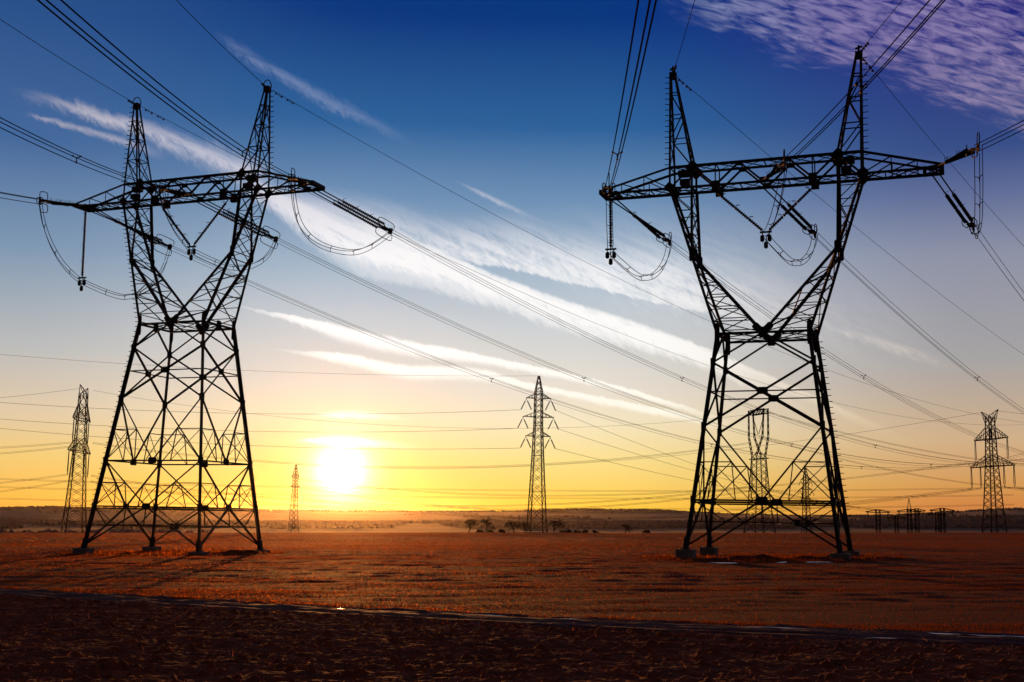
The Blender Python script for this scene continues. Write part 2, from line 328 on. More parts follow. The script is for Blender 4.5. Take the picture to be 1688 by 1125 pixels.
def tag(o, label=None, cat=None, group=None, kind=None):
    if label: o['label'] = label
    if cat: o['category'] = cat
    if group: o['group'] = group
    if kind: o['kind'] = kind
    return o
def empty(name, loc, rz=0.0):
    o = bpy.data.objects.new(name, None); COL.objects.link(o); o.location = loc; o.rotation_euler = (0, 0, rz); o.empty_display_size = 0.3
    return o
def np_mesh(name, verts, faces, mat, kind=None, smooth=False, matidx=None):
    """quick mesh of equal-sided faces from arrays"""
    me = bpy.data.meshes.new(name); k = faces.shape[1]
    me.vertices.add(len(verts)); me.vertices.foreach_set('co', np.ascontiguousarray(verts, np.float32).ravel())
    me.loops.add(faces.size); me.loops.foreach_set('vertex_index', np.ascontiguousarray(faces, np.int32).ravel())
    me.polygons.add(len(faces)); me.polygons.foreach_set('loop_start', np.arange(0, faces.size, k, dtype=np.int32))
    if smooth: me.polygons.foreach_set('use_smooth', np.ones(len(faces), bool))
    me.update(calc_edges=True); me.materials.append(mat)
    o = bpy.data.objects.new(name, me); COL.objects.link(o)
    if kind: o['kind'] = kind
    return o
def L3(p, q, t): return Vector(p).lerp(Vector(q), t)

# ------------------------------------------------------------------ the lie of the land
rng = np.random.default_rng(7)
def vnoise(x, y, seed=0):
    xi = np.floor(x).astype(np.int64); yi = np.floor(y).astype(np.int64); fx = x - xi; fy = y - yi
    def h(a, b):
        n = (a * 374761393 + b * 668265263 + seed * 982451653) & 0x7fffffff
        n = ((n ^ (n >> 13)) * 1274126177) & 0x7fffffff
        return ((n ^ (n >> 16)) & 0xffff) / 65535.0
    ux = fx * fx * (3 - 2 * fx); uy = fy * fy * (3 - 2 * fy)
    return (h(xi, yi) * (1 - ux) + h(xi + 1, yi) * ux) * (1 - uy) + (h(xi, yi + 1) * (1 - ux) + h(xi + 1, yi + 1) * ux) * uy
def fbm(x, y, seed=0, oct=4):
    t_ = 0; a = 0.5
    for i in range(oct): t_ = t_ + a * vnoise(x * 2 ** i, y * 2 ** i, seed + i); a /= 2
    return t_
TILT = 0.0182
KY = np.array([-400, 0, 330, 420, 600, 900, 1300, 1700, 2000, 2500, 3300, 4500, 6500, 9000.])
KZ = np.array([-0.0, -2.2, -4.02, -6.5, -15.5, -16.5, -14.0, -9.0, -5.5, -9.0, 0.0, 0.0, 0.0, -40.])
RQ = np.array([-0.6, -0.42, -0.38, -0.35, -0.3, -0.2, -0.08, 0.0, 0.06, 0.12, 0.17, 0.24, 0.32, 0.36, 0.42, 0.6])
RZ = np.array([46, 40, 44, 38, 36, 31, 28, 25, 35, 34, 20, 12, 13, 21, 36, 40.])
def land(x, y):
    x = np.asarray(x, float); y = np.asarray(y, float)
    z = np.interp(y, KY, KZ)
    z = z + 0.35 * np.exp(-((y - 330) / 60.0) ** 2)
    q = np.where(y > 50, x / np.maximum(y, 50), 0)
    far = np.clip((y - 2600) / 1900, 0, 1); far = far * far * (3 - 2 * far) * np.clip((7500 - y) / 2500, 0, 1)
    z = z + far * np.interp(q, RQ, RZ) + far * 9 * (fbm(x / 420, y / 900, 11) - 0.5)
    mid_ = np.exp(-((y - 1950) / 420.0) ** 2); z = z + mid_ * 6 * (fbm(x / 260, y / 400, 5) - 0.5)
    und = np.clip((y - 40) / 60, 0, 1) * np.clip((500 - y) / 150, 0, 1)
    z = z + und * 0.5 * (fbm(x / 38, y / 22, 21) - 0.47) + np.clip((y - 29) / 6, 0, 1) * np.clip((130 - y) / 30, 0, 1) * 0.16 * (fbm(x / 1.9, y / 1.1, 23, 3) - 0.45)
    # spoil heaps left around the pylon footings
    for mx, my, mr, mh in MOUNDS: z = z + mh * np.exp(-(((x - mx) / (mr * 1.7)) ** 2 + ((y - my) / mr) ** 2))
    return z + TILT * x
MOUNDS = [(-24.0, 95.0, 0.6, 0.28), (-21.8, 95.6, 0.7, 0.36), (-20.4, 95.9, 0.5, 0.26), (-27.5, 94.0, 0.6, 0.16), (-30.5, 97.0, 0.5, 0.2), (15.2, 80.0, 0.6, 0.30), (16.9, 80.4, 0.5, 0.38), (19.6, 79.6, 0.7, 0.28), (21.6, 79.9, 0.5, 0.34), (24.4, 79.5, 0.9, 0.22), (13.6, 79.2, 0.6, 0.2)]
def land1(x, y): return float(land(np.array([x]), np.array([y]))[0])
def track_y(x): return 29.0 - 0.61 * x + 0.0065 * x * x

def sheet(name, xs, ys, zoff, mat):
    """grid whose rows widen with distance"""
    Y = np.repeat(ys[:, None], len(xs), 1); Xg = xs[None, :] * np.maximum(Y * 0.62 + 30, 30)
    Zg = land(Xg, Y) + zoff - 0.45 * np.clip((track_y(Xg) - 0.9 - Y) / 1.0, 0, 1) * (np.abs(Xg) < 60) * (Y > -100)
    nx, ny = len(xs), len(ys)
    v = np.stack([Xg, Y, Zg], -1).reshape(-1, 3)
    i = (np.arange(ny - 1)[:, None] * nx + np.arange(nx - 1)[None, :]).ravel()
    return np_mesh(name, v, np.stack([i, i + 1, i + nx + 1, i + nx], 1), mat, 'structure', True)
ys_near = np.concatenate([np.arange(-60, 20, 4.0), np.arange(20, 130, 0.5), np.arange(130, 360, 2.0), np.arange(360, 421, 4.0)])
sheet('stubble_field', np.linspace(-1, 1, 641), ys_near, 0.0, M_FIELD)
ys_far = np.concatenate([np.arange(418, 700, 12.0), np.arange(700, 2600, 40.0), np.arange(2600, 9001, 100.0)])
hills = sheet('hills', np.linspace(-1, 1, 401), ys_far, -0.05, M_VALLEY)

# ploughed ground in front, with clods turned up by the plough
def ploughed():
    st_ = 0.042
    xs = np.arange(-22, 17, st_); ys = np.arange(12.5, 46.0, st_)
    Xg, Yg = np.meshgrid(xs, ys)
    edge_y = track_y(Xg) - 1.15 + 2.4 * (fbm(Xg / 1.3, Yg * 0 + 3, 31) - 0.5)
    dist = edge_y - Yg
    z = 0.12 * (fbm(Xg / 0.9, Yg / 0.5, 2) - 0.5) + 0.10 * (fbm(Xg / 0.22, Yg / 0.2, 9, 3) - 0.5)
    z = z + 0.12 * (fbm(Xg / 2.6, Yg / 1.8, 17) - 0.5)
    n = 17000
    cxs = rng.uniform(-22, 17, n); cys = rng.uniform(12.5, 46, n); rs = 0.016 + 0.075 * rng.random(n) ** 6.0
    edge_ix = rng.choice(n, 900); cys[edge_ix] = track_y(cxs[edge_ix]) - 0.9 - rng.random(900) * 1.6; rs[edge_ix] = 0.03 + 0.06 * rng.random(900) ** 2
    for a, b, r in zip(cxs, cys, rs):
        R_ = r * 1.5; i0, i1 = np.searchsorted(xs, (a - R_, a + R_)); j0, j1 = np.searchsorted(ys, (b - R_, b + R_))
        if i1 <= i0 or j1 <= j0: continue
        xx = xs[i0:i1][None, :]; yy = ys[j0:j1][:, None]
        q = ((xx - a) / r) ** 2 * (0.6 + 0.5 * math.sin(a * 50) ** 2) + ((yy - b) / r) ** 2
        hgt = r * 0.95 * np.sqrt(np.clip(1 - q, 0, 1)) * (0.75 + 0.5 * vnoise(xx * 24 + 0 * yy, yy * 24 + 0 * xx, 4))
        z[j0:j1, i0:i1] = np.maximum(z[j0:j1, i0:i1], z[j0:j1, i0:i1] * 0.4 + hgt)
    z = np.where(dist > 0, 0.03 + 0.05 * (fbm(Xg / 0.07, Yg / 0.07, 91, 3) - 0.45) + z * np.clip(dist / 1.2, 0.25, 1), 0.0) + np.clip(dist, -1, 0) * 0.6
    Zg = land(Xg, Yg) + z
    keep = (dist > -0.25)
    nx, ny = len(xs), len(ys)
    ok = keep[:-1, :-1] & keep[1:, 1:] & keep[:-1, 1:] & keep[1:, :-1]
    i = (np.arange(ny - 1)[:, None] * nx + np.arange(nx - 1)[None, :])[ok]
    f = np.stack([i, i + 1, i + nx + 1, i + nx], 1)
    used = np.zeros(nx * ny, bool); used[f.ravel()] = True; idx = np.cumsum(used) - 1
    v = np.stack([Xg, Yg, Zg], -1).reshape(-1, 3)[used]
    return np_mesh('ploughed_soil', v, idx[f], M_SOIL, 'structure', True)
ploughed()

def dirt_track():
    xs = np.arange(-25, 18, 0.10); ss = np.linspace(-2.0, 1.8, 56)
    Xg = np.repeat(xs[None, :], len(ss), 0); Sg = np.repeat(ss[:, None], len(xs), 1)
    Yg = track_y(Xg) + Sg
    z = 0.06 - 0.07 * np.exp(-((Sg - 0.80) / 0.30) ** 2) - 0.06 * np.exp(-((Sg + 0.80) / 0.30) ** 2) + 0.09 * (fbm(Xg / 0.7, Sg / 0.22, 41) - 0.5) * (0.4 + fbm(Xg / 3, Sg / 1.5, 43))
    z = z - 0.12 * np.clip((np.abs(Sg + 0.1) + 1.2 * (fbm(Xg / 0.9, Sg, 47) - 0.5) - 1.3) / 0.5, 0, 1)
    v = np.stack([Xg, Yg, land(Xg, Yg) + z], -1).reshape(-1, 3); nx, ny = len(xs), len(ss)
    i = (np.arange(ny - 1)[:, None] * nx + np.arange(nx - 1)[None, :]).ravel()
    return np_mesh('dirt_track', v, np.stack([i, i + 1, i + nx + 1, i + nx], 1), M_TRACK, 'structure', True)
dirt_track()

def blades(name, px, py, h, w, mat, lean=0.5, flat=False, seed=1):
    """thin triangular stalks standing at (px, py)"""
    r = np.random.default_rng(seed); n = len(px)
    z = land(px, py); a = r.uniform(0, 2 * math.pi, n) if flat else r.normal(0, 0.45, n); b = r.uniform(0, 2 * math.pi, n)
    if flat: z = z + 0.16 + 0.06 * r.random(n)
    v = np.empty((n, 3, 3))
    v[:, 0] = np.stack([px - np.cos(a) * w / 2, py - np.sin(a) * w / 2, z], 1)
    v[:, 1] = np.stack([px + np.cos(a) * w / 2, py + np.sin(a) * w / 2, z], 1)
    ln = lean * r.random(n)
    v[:, 2] = np.stack([px + np.cos(b) * h * ln, py + np.sin(b) * h * ln, z + h * (np.sqrt(np.maximum(1 - ln ** 2, 0.02)) if not flat else 0.25 * r.random(n))], 1)
    return np_mesh(name, v.reshape(-1, 3), np.arange(3 * n).reshape(-1, 3), mat, 'stuff')
def scatter(y0, y1, n, seed):
    r = np.random.default_rng(seed); y = np.sqrt(r.uniform(y0 * y0, y1 * y1, n)); x = r.uniform(-0.5, 0.5, n) * y
    patch = fbm(x / 11.0, y / 1.7, 51) + 0.6 * (fbm(x / 50.0, y / 8.0, 61) - 0.5)
    ok = (r.random(n) < np.clip((patch - 0.34) * 5.0, 0.22, 1)) & (y > track_y(x) + 1.35)
    for (x0, y0_), (x1, y1_) in (((7.4, 35.5), (12.4, 61.0)), ((8.3, 35.5), (13.5, 61.0)), ((2.0, 33.5), (6.5, 37.0)), ((1.0, 33.8), (4.5, 37.8))):
        f = np.clip((y - y0_) / (y1_ - y0_), 0, 1); ok &= ~((np.abs(x - (x0 + (x1 - x0) * f) - 0.4 * np.sin(f * 3)) < 0.20 + 0.10 * vnoise(x * 0, y * 1.3, 9)) & (y > y0_) & (y < y1_) & (r.random(n) < 0.5 * np.minimum(1, np.minimum(f, 1 - f) * 5)))
    return x[ok], y[ok]
PX, PY, PH, PW = [], [], [], []
for y0, y1, n, h, w, sd in ((24, 50, 290000, 0.046, 0.011, 3), (50, 90, 220000, 0.056, 0.02, 4), (90, 170, 160000, 0.075, 0.045, 5), (170, 345, 120000, 0.10, 0.13, 6)):
    a, b = scatter(y0, y1, n, sd); PX.append(a); PY.append(b)
    PH.append(h * (0.55 + 0.8 * rng.random(len(a)))); PW.append(w * (0.6 + 0.8 * rng.random(len(a))))
for (tx, ty) in ((-27.4, 99.3), (18.1, 83.5)):
    k_ = 5200; a = rng.uniform(0, 6.283, k_); d = 9.0 * np.sqrt(rng.random(k_)); PX.append(tx + d * np.cos(a)); PY.append(ty + d * np.sin(a))
    PH.append(0.08 + 0.22 * rng.random(k_) ** 2); PW.append(0.03 + 0.04 * rng.random(k_))
vx = rng.uniform(-24, 17, 16000); vo = rng.choice([1.55, -1.6], 16000, p=[0.85, 0.15]) + rng.normal(0, 0.35, 16000)
vk = fbm(vx / 1.3, vo, 55) > 0.42
PX.append(vx[vk]); PY.append(track_y(vx[vk]) + vo[vk]); PH.append(0.03 + 0.07 * rng.random(vk.sum()) ** 2); PW.append(0.010 + 0.012 * rng.random(vk.sum()))
blades('stubble', np.concatenate(PX), np.concatenate(PY), np.concatenate(PH), np.concatenate(PW), M_STRAW, 0.6)
n_ = 6500
sx = rng.uniform(-19, 14, n_); sy = rng.uniform(12.5, 42, n_); ok_ = (sy < track_y(sx) - 1.4) & (np.abs(sx) < sy * 0.48)
sx, sy = sx[ok_], sy[ok_]
blades('loose_straw', sx, sy, np.where(rng.random(len(sx)) < 0.12, 0.25 + 0.35 * rng.random(len(sx)), 0.05 + 0.16 * rng.random(len(sx)) ** 2), 0.006 + 0.012 * rng.random(len(sx)), M_CHAFF, 1.0, True, 5)

def puddle(name, cx_, cy_, lx, ly, z=0.012, seed=0):
    r = random.Random(seed); k = 26; vs = []
    for i in range(k):
        a = i * 2 * math.pi / k; f = 0.7 + 0.45 * r.random()
        x = cx_ + math.cos(a) * lx * f; y = cy_ + math.sin(a) * ly * f - (0.61 - 0.013 * cx_) * math.cos(a) * lx * f * (1 if cy_ < 40 else 0)
        vs.append((x, y))
    m = MB(); o = (cx_, cy_, land1(cx_, cy_) + z)
    m.add([(x, y, o[2] + (land1(x, y) - land1(cx_, cy_))) for x, y in vs] + [(x, y, o[2] - 0.05 + (land1(x, y) - land1(cx_, cy_))) for x, y in vs],
          [tuple(range(k))] + [(i + k, (i + 1) % k + k, (i + 1) % k, i) for i in range(k)])
    ob = m.build(name, M_ICE, None, o); ob['kind'] = 'structure'; return ob
for i, (x, dy_, lx, ly) in enumerate([(-1.3, 0.80, 0.45, 0.07), (-0.4, 0.80, 0.4, 0.06), (1.7, 0.80, 0.45, 0.11), (6.1, 0.80, 0.9, 0.07), (9.0, 0.80, 1.2, 0.12), (10.3, 0.80, 1.0, 0.10), (-4.5, 0.80, 0.5, 0.05), (7.6, -0.80, 0.45, 0.06)]):
    puddle('puddle', x, track_y(x) + dy_, lx, ly, 0.025, i)
for i, (x, y, lx, ly) in enumerate([(13.0, 73.5, 0.85, 0.45), (16.6, 73.5, 0.35, 0.3), (18.9, 73.6, 0.75, 0.5)]):
    puddle('puddle', x, y, lx, ly, 0.05, 20 + i)
puddle('snow_patch', 6.6, 331, 3.6, 2.0, 0.35, 33)
puddle('snow_patch', 265, 950, 22, 9, 0.8, 34)

# ------------------------------------------------------------------ distant woods
def wood(name, pts, hmin, hmax, mat, seed):
    r = np.random.default_rng(seed); vs = []; fs = []; k = 6; o = 0
    for x, y in pts:
        z = land1(x, y) - 1.0; h = r.uniform(hmin, hmax); w = h * r.uniform(0.45, 0.8); a0 = r.random() * 6
        levels = [(0.0, 0.45), (0.25, 0.95), (0.55, 0.8), (0.8, 0.45), (1.0, 0.06)]
        for f, q in levels:
            for j in range(k):
                a = a0 + j * 2 * math.pi / k; rr = w * q * r.uniform(0.7, 1.3)
                vs.append((x + rr * math.cos(a), y + rr * math.sin(a), z + h * f + r.uniform(-0.04, 0.04) * h))
        for l in range(len(levels) - 1):
            for j in range(k): fs.append((o + l * k + j, o + l * k + (j + 1) % k, o + (l + 1) * k + (j + 1) % k, o + (l + 1) * k + j))
        o += k * len(levels)
    return np_mesh(name, np.array(vs), np.array(fs), mat, 'stuff')
r_ = np.random.default_rng(12)
pts = []
for i in range(11000):
    q = r_.uniform(-0.62, 0.62); y = r_.uniform(1500, 2150); d_ = fbm(np.array([q * 14.0]), np.array([y / 300]), 77)[0]
    if d_ > 0.40: pts.append((q * y, y))
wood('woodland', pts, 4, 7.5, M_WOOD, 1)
pts = []
for i in range(16000):
    q = r_.uniform(-0.62, 0.62); y = r_.uniform(2150, 4560)
    if y > 4150 or fbm(np.array([q * 9.0]), np.array([y / 700]), 78)[0] > 0.47: pts.append((q * y, y))
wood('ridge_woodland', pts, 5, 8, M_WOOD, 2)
pts = []
for i in range(1500):
    x = r_.uniform(-330, -128); y = r_.uniform(520, 560)
    if fbm(np.array([x / 22.0]), np.array([1.0]), 8)[0] > 0.30: pts.append((x, y))
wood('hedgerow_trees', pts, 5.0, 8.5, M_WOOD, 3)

# ------------------------------------------------------------------ the two large portal pylons
CI, CO, HT, HP, UP, DV, LA = 5.158, 6.79, 1.587, 9.14, 6.73, 0.8434, 12.0
HE, UE, DE, HW, WW, DW = -5.217, 5.06, 1.42, -11.131, 3.163, 2.154

def zigzag(m, a0, a1, b0, b1, fr, w, horiz=True, start=0, wh=None):
    """bracing between chord a0-a1 and chord b0-b1 at the fractions fr"""
    for i, f in enumerate(fr):
        A, Bq = L3(a0, a1, f), L3(b0, b1, f)
        if horiz and (A - Bq).length > 0.12: m.angle(A, Bq, wh or w)
        if i + 1 < len(fr):
            g = fr[i + 1]
            if (i + start) % 2 == 0: m.angle(A, L3(b0, b1, g), w)
            else: m.angle(Bq, L3(a0, a1, g), w)
def xbrace(m, a0, a1, b0, b1, fr, w, horiz=True):
    for i, f in enumerate(fr):
        if horiz: m.angle(L3(a0, a1, f), L3(b0, b1, f), w)
        if i + 1 < len(fr):
            g = fr[i + 1]
            m.angle(L3(a0, a1, f), L3(b0, b1, g), w); m.angle(L3(b0, b1, f), L3(a0, a1, g), w, flip=-1)

def big_pylon(label, X, Y, a, zc, bu, bv, zf, kind):
    zb = land1(X, Y)
    root = empty('transmission_pylon', (X, Y, zb), -a)
    tag(root, label, 'pylon', 'large portal pylons on the stubble field')
    C = zc - zb                                            # crossarm underside above the ground
    P = lambda u, v, z: Vector((u, v, C + z))
    feet = {(i, j): Vector((i * bu, j * bv, zf - zb)) for i in (-1, 1) for j in (-1, 1)}
    waist = {(i, j): P(i * WW, j * DW, HW) for i in (-1, 1) for j in (-1, 1)}
    def pegs(m, p, q, d):                                   # climbing pegs along a leg
        n = int((Vector(q) - Vector(p)).length / 0.42)
        for k in range(n):
            c = L3(p, q, (k + 0.5) / n); m.bar(c, c + Vector(d), 0.05)
    # legs and footings
    for k_ in feet:
        m = MB(); top, bot = waist[k_], feet[k_]
        m.angle(top, bot, 0.33, 0.07, k_[0] * k_[1])
        for f in ((0.108, 0.341, 0.618, 0.818) if kind == 'tall' else (0.138, 0.44, 0.778)):
            c = L3(top, bot, f); m.box(c, (0.30, 0.30, 0.55))
        d = (bot - top).normalized(); m.bar(bot - d * 0.8, bot + d * 0.12, 0.34)
        m.box(bot + Vector((0, 0, 0.02)), (0.62, 0.62, 0.06))
        if k_ == ((-1, -1) if kind == 'tall' else (1, 1)): pegs(m, L3(bot, top, 0.15), top, (k_[0] * 0.42, 0, 0.02))
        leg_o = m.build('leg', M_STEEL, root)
        fb = MB(); fb.box(bot + Vector((0, 0, -0.75)), (1.2, 1.2, 1.46))
        ob = fb.build('footing', M_CONC, leg_o)
        bv_ = ob.modifiers.new('b', 'BEVEL'); bv_.width = 0.05; bv_.segments = 2
    # body bracing, one part per face
    faces = [((-1, -1), (1, -1)), ((-1, 1), (1, 1)), ((-1, -1), (-1, 1)), ((1, -1), (1, 1))]
    if kind == 'tall': n1, n2, xc, vs_, foot = 0.108, 0.341, 0.215, [(0.341, 0.480, 0.618), (0.618, 0.715, 0.818)], (0.818, 0.90)
    else: n1, n2, xc, vs_, foot = 0.138, 0.44, 0.272, [(0.44, 0.605, 0.778)], (0.778, 0.875)
    for A, Bk in faces:
        m = MB(); g = lambda k_, f: L3(waist[k_], feet[k_], f)
        mid = lambda f: (g(A, f) + g(Bk, f)) / 2
        nrm = (g(Bk, 0) - g(A, 0)).cross(Vector((0, 0, 1)))
        ax = g(Bk, 0) - g(A, 0)
        m.angle(g(A, 0), g(Bk, 0), 0.2)                     # waist ring
        m.angle(mid(0), g(A, n1), 0.17); m.angle(mid(0), g(Bk, n1), 0.17)
        m.plate(mid(0), nrm, ax, 0.6, 0.75)
        m.angle(g(A, n1), g(Bk, n2), 0.19); m.angle(g(Bk, n1), g(A, n2), 0.19, flip=-1)
        wA, wB = (g(A, n1) - g(Bk, n1)).length, (g(A, n2) - g(Bk, n2)).length
        fx = n1 + (n2 - n1) * wA / (wA + wB)
        m.angle(g(A, fx), g(Bk, fx), 0.11); m.plate(mid(fx), nrm, ax, 0.75, 0.5)
        for (f0, fm, f1) in vs_:                            # V panels down to the middle of a ring
            q = mid(f1)
            for K, O in ((A, Bk), (Bk, A)):
                m.angle(g(K, f0), q, 0.15)
                tt = (fm - f0) / (f1 - f0); e = L3(g(K, f0), q, tt)
                m.angle(g(K, fm), e, 0.09)
                m.angle(g(K, f1), e, 0.08)
                b1 = L3(g(K, f1), q, 0.62); m.angle(g(K, fm), b1, 0.07); m.angle(e, b1, 0.08)
            m.angle(g(A, f1), g(Bk, f1), 0.15); m.plate(q, nrm, ax, 0.8, 0.5)
        f0, fm = foot; q = mid(f0)
        m.angle(g(A, f0) + Vector((0, 0, -0.16)), g(Bk, f0) + Vector((0, 0, -0.16)), 0.13)
        for K in (A, Bk):
            m.angle(q, g(K, 0.985), 0.17)
            tt = (fm - f0) / (0.985 - f0); e = L3(q, g(K, 0.985), tt)
            m.angle(g(K, f0), e, 0.09)
        m.angle(g(A, fm), g(Bk, fm), 0.10)
        m.angle(q, mid(fm), 0.08)
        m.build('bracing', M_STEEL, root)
    m = MB()                                                # plan bracing at the waist
    mids = [P(0, -DW, HW), P(0, DW, HW), P(-WW, 0, HW), P(WW, 0, HW)]
    for i, j in ((0, 2), (0, 3), (1, 2), (1, 3)): m.angle(mids[i], mids[j], 0.09)
    m.angle(waist[(-1, -1)], waist[(1, 1)], 0.07); m.angle(waist[(-1, 1)], waist[(1, -1)], 0.07)
    for k_ in waist: m.plate(waist[k_] + Vector((0, 0, -0.1)), (0, 1, 0), (0, 0, 1), 1.7, 0.36); m.plate(waist[k_] + Vector((0, 0, -0.1)), (1, 0, 0), (0, 0, 1), 1.3, 0.3)
    m.build('waist_ring', M_STEEL, root)
    # fork arms, each a lattice strut pinched at the elbow
    for i in (-1, 1):
        m = MB()
        for j in (-1, 1):
            o0, o1 = P(i * CO, j * DV, 0), waist[(i, j)]
            el_ = P(i * UE, j * DE, HE); in0, in1 = P(i * CI, j * DV, 0), P(0, j * DW, HW)
            m.angle(o0, o1, 0.27, 0.05, i * j); m.angle(in0, el_, 0.25, 0.05, -i * j); m.angle(el_, in1, 0.27, 0.05, -i * j)
            m.plate(el_, (0, 1, 0), (0, 0, 1), 0.9, 0.42)
            m.plate(in1 + Vector((i * 0.3, 0, 0.25)), (0, 1, 0), (i, 0, 1), 0.9, 0.5)
            oe = L3(o0, o1, HE / HW)
            zigzag(m, o0, oe, in0, el_, [0.05, 0.34, 0.6, 0.82], 0.09, start=(0 if i > 0 else 0))
            zigzag(m, o1, oe, in1, el_, [0.0, 0.15, 0.30, 0.45, 0.60, 0.75], 0.085, start=1)
        oN, oF = P(i * CO, -DV, 0), P(i * CO, DV, 0); wN, wF = waist[(i, -1)], waist[(i, 1)]
        xbrace(m, oN, wN, oF, wF, [0.04, 0.16, 0.28, 0.40, 0.52], 0.07, False)
        zigzag(m, oN, wN, oF, wF, [0.52, 0.64, 0.78, 0.98], 0.09)
        eN, eF = P(i * UE, -DE, HE), P(i * UE, DE, HE)
        xbrace(m, P(i * CI, -DV, 0), eN, P(i * CI, DV, 0), eF, [0.03, 0.36, 0.68, 1.0], 0.08)
        zigzag(m, eN, P(0, -DW, HW), eF, P(0, DW, HW), [0.0, 0.22, 0.46, 0.70, 0.95], 0.13, False)
        if kind == 'tall' and i < 0: pegs(m, waist[(-1, -1)], P(-CO, -DV, 0), (-0.4, 0, 0.02))
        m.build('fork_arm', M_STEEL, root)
    # crossarm
    m = MB()
    for j in (-1, 1):
        v = j * DV
        m.angle(P(-LA, v, 0), P(LA, v, 0), 0.24, 0.05, j)
        m.angle(P(-CO, v, HT), P(CO, v, HT), 0.24, 0.05, -j)
        ups = [-CI, -CI / 3, CI / 3, CI]; dn = [-2 * CI / 3, 0, 2 * CI / 3]
        seq = [ups[0], dn[0], ups[1], dn[1], ups[2], dn[2], ups[3]]
        for q in range(6):
            m.angle(P(seq[q], v, HT if q % 2 == 0 else 0), P(seq[q + 1], v, HT if q % 2 == 1 else 0), 0.17)
        for u in dn: m.plate(P(u, v, 0.1), (0, 1, 0), (1, 0, 0), 0.62, 0.45)
        for u in ups[1:3]: m.plate(P(u, v, HT - 0.1), (0, 1, 0), (1, 0, 0), 0.6, 0.38)
        for u in (dn[0], dn[2]): m.angle(P(u, v, 0), P(u, v, HT), 0.12)
        for i in (-1, 1):
            m.plate(P(i * CI, v, HT - 0.1), (0, 1, 0), (1, 0, 1), 0.82, 0.72); m.plate(P(i * CO, v, 0.05), (0, 1, 0), (1, 0, i), 0.78, 0.62)
            m.angle(P(i * CI, v, HT), P(i * CO, v, 0), 0.18)
            m.angle(P(i * CI, v, 0), P(i * CI, v, HT), 0.22); m.angle(P(i * CO, v, 0), P(i * CO, v, HT), 0.2)
            # tapering outer arm
            m.angle(P(i * CO, v, HT), P(i * LA, v, 0.22), 0.2, 0.04, -j)
            top = lambda u: P(i * u, v, HT + (0.22 - HT) * (u - CO) / (LA - CO))
            us = [CO, 8.75, 10.45, LA]
            for q in range(3):
                if q: m.angle(P(i * us[q], v, 0), top(us[q]), 0.09)
                m.angle(P(i * us[q], v, 0), top(us[q + 1]), 0.10) if i > 0 else m.angle(P(i * us[q], v, 0), top(us[q + 1]), 0.10)
    for z in (0, HT):
        us = [-CO, -CI, -CI * 2 / 3, -CI / 3, 0, CI / 3, CI * 2 / 3, CI, CO]
        for q in range(8):
            m.angle(P(us[q], -DV, z), P(us[q + 1], DV, z), 0.07); m.angle(P(us[q], DV, z), P(us[q + 1], -DV, z), 0.07, flip=-1)
            m.angle(P(us[q], -DV, z), P(us[q], DV, z), 0.09)
    for i in (-1, 1):
        us = [CO, 8.3, 9.6, 10.8, LA - 0.05]
        for q in range(4):
            m.angle(P(i * us[q], -DV, 0), P(i * us[q + 1], DV, 0), 0.08); m.angle(P(i * us[q], DV, 0), P(i * us[q + 1], -DV, 0), 0.08, flip=-1)
            m.angle(P(i * us[q + 1], -DV, 0), P(i * us[q + 1], DV, 0), 0.16 if q == 3 else 0.09)
        m.bar(P(i * LA, -DV - 0.15, 0.1), P(i * LA, DV + 0.15, 0.1), 0.34)
        m.bar(P(i * (LA - 1.1), -DV - 0.1, 0.0), P(i * (LA - 1.1), DV + 0.1, 0.0), 0.24)
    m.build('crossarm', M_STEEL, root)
    for i in (-1, 1):
        for u, v, z, s_x, s_z in ((5.85, -0.25, 1.18, 0.85, 0.45), (5.72, -0.62, 0.42, 0.7, 0.42)):
            b = MB(); b.box(P(i * u, v, z), (s_x, 0.5, s_z)); b.bar(P(i * u, v, z), P(i * u, -DV, z + 0.2), 0.08); b.build('marker_box', M_STEEL, root)
        b = MB()
        for j in (-1, 1): b.box(P(i * CI * 2 / 3, j * (DV - 0.05), -0.22), (0.55, 0.3, 0.42))
        b.bar(P(i * CI * 2 / 3, -DV, -0.25), P(i * CI * 2 / 3, DV, -0.25), 0.16); b.build('hanger_plate', M_STEEL, root)
    # earth wire peaks
    for i in (-1, 1):
        m = MB(); tp = {(o, j): P(i * (UP + (0.16 if o else -0.16)), j * 0.15, HP - 0.15) for o in (0, 1) for j in (-1, 1)}
        bs = {(o, j): P(i * (CO if o else CI), j * DV, HT) for o in (0, 1) for j in (-1, 1)}
        for k_ in bs: m.angle(bs[k_], tp[k_], 0.2 if k_[0] else 0.19, 0.04)
        fr = [0.0, 0.30, 0.56, 0.80]
        for j in (-1, 1): zigzag(m, bs[(0, j)], tp[(0, j)], bs[(1, j)], tp[(1, j)], fr, 0.10, start=0)
        for o in (0, 1): xbrace(m, bs[(o, -1)], tp[(o, -1)], bs[(o, 1)], tp[(o, 1)], fr, 0.075)
        m.box(P(i * UP, 0, HP - 0.2), (0.5, 0.45, 0.5))
        if kind == 'tall':
            m.tube([P(i * UP + 0.27 * math.cos(q), 0.2 * math.cos(q), HP + 0.02 + 0.62 * math.sin(q)) for q in np.linspace(0, math.pi, 9)], 0.045)
        else:
            m.bar(P(i * UP, 0, HP), P(i * UP, 0, HP + 0.55), 0.14); m.bar(P(i * UP - 0.25, 0, HP + 0.3), P(i * UP + 0.25, 0, HP + 0.45), 0.12)
        pegs(m, bs[(1, i)], tp[(1, i)], (i * 0.4, 0, 0.02))
        m.build('earth_wire_peak', M_STEEL, root)
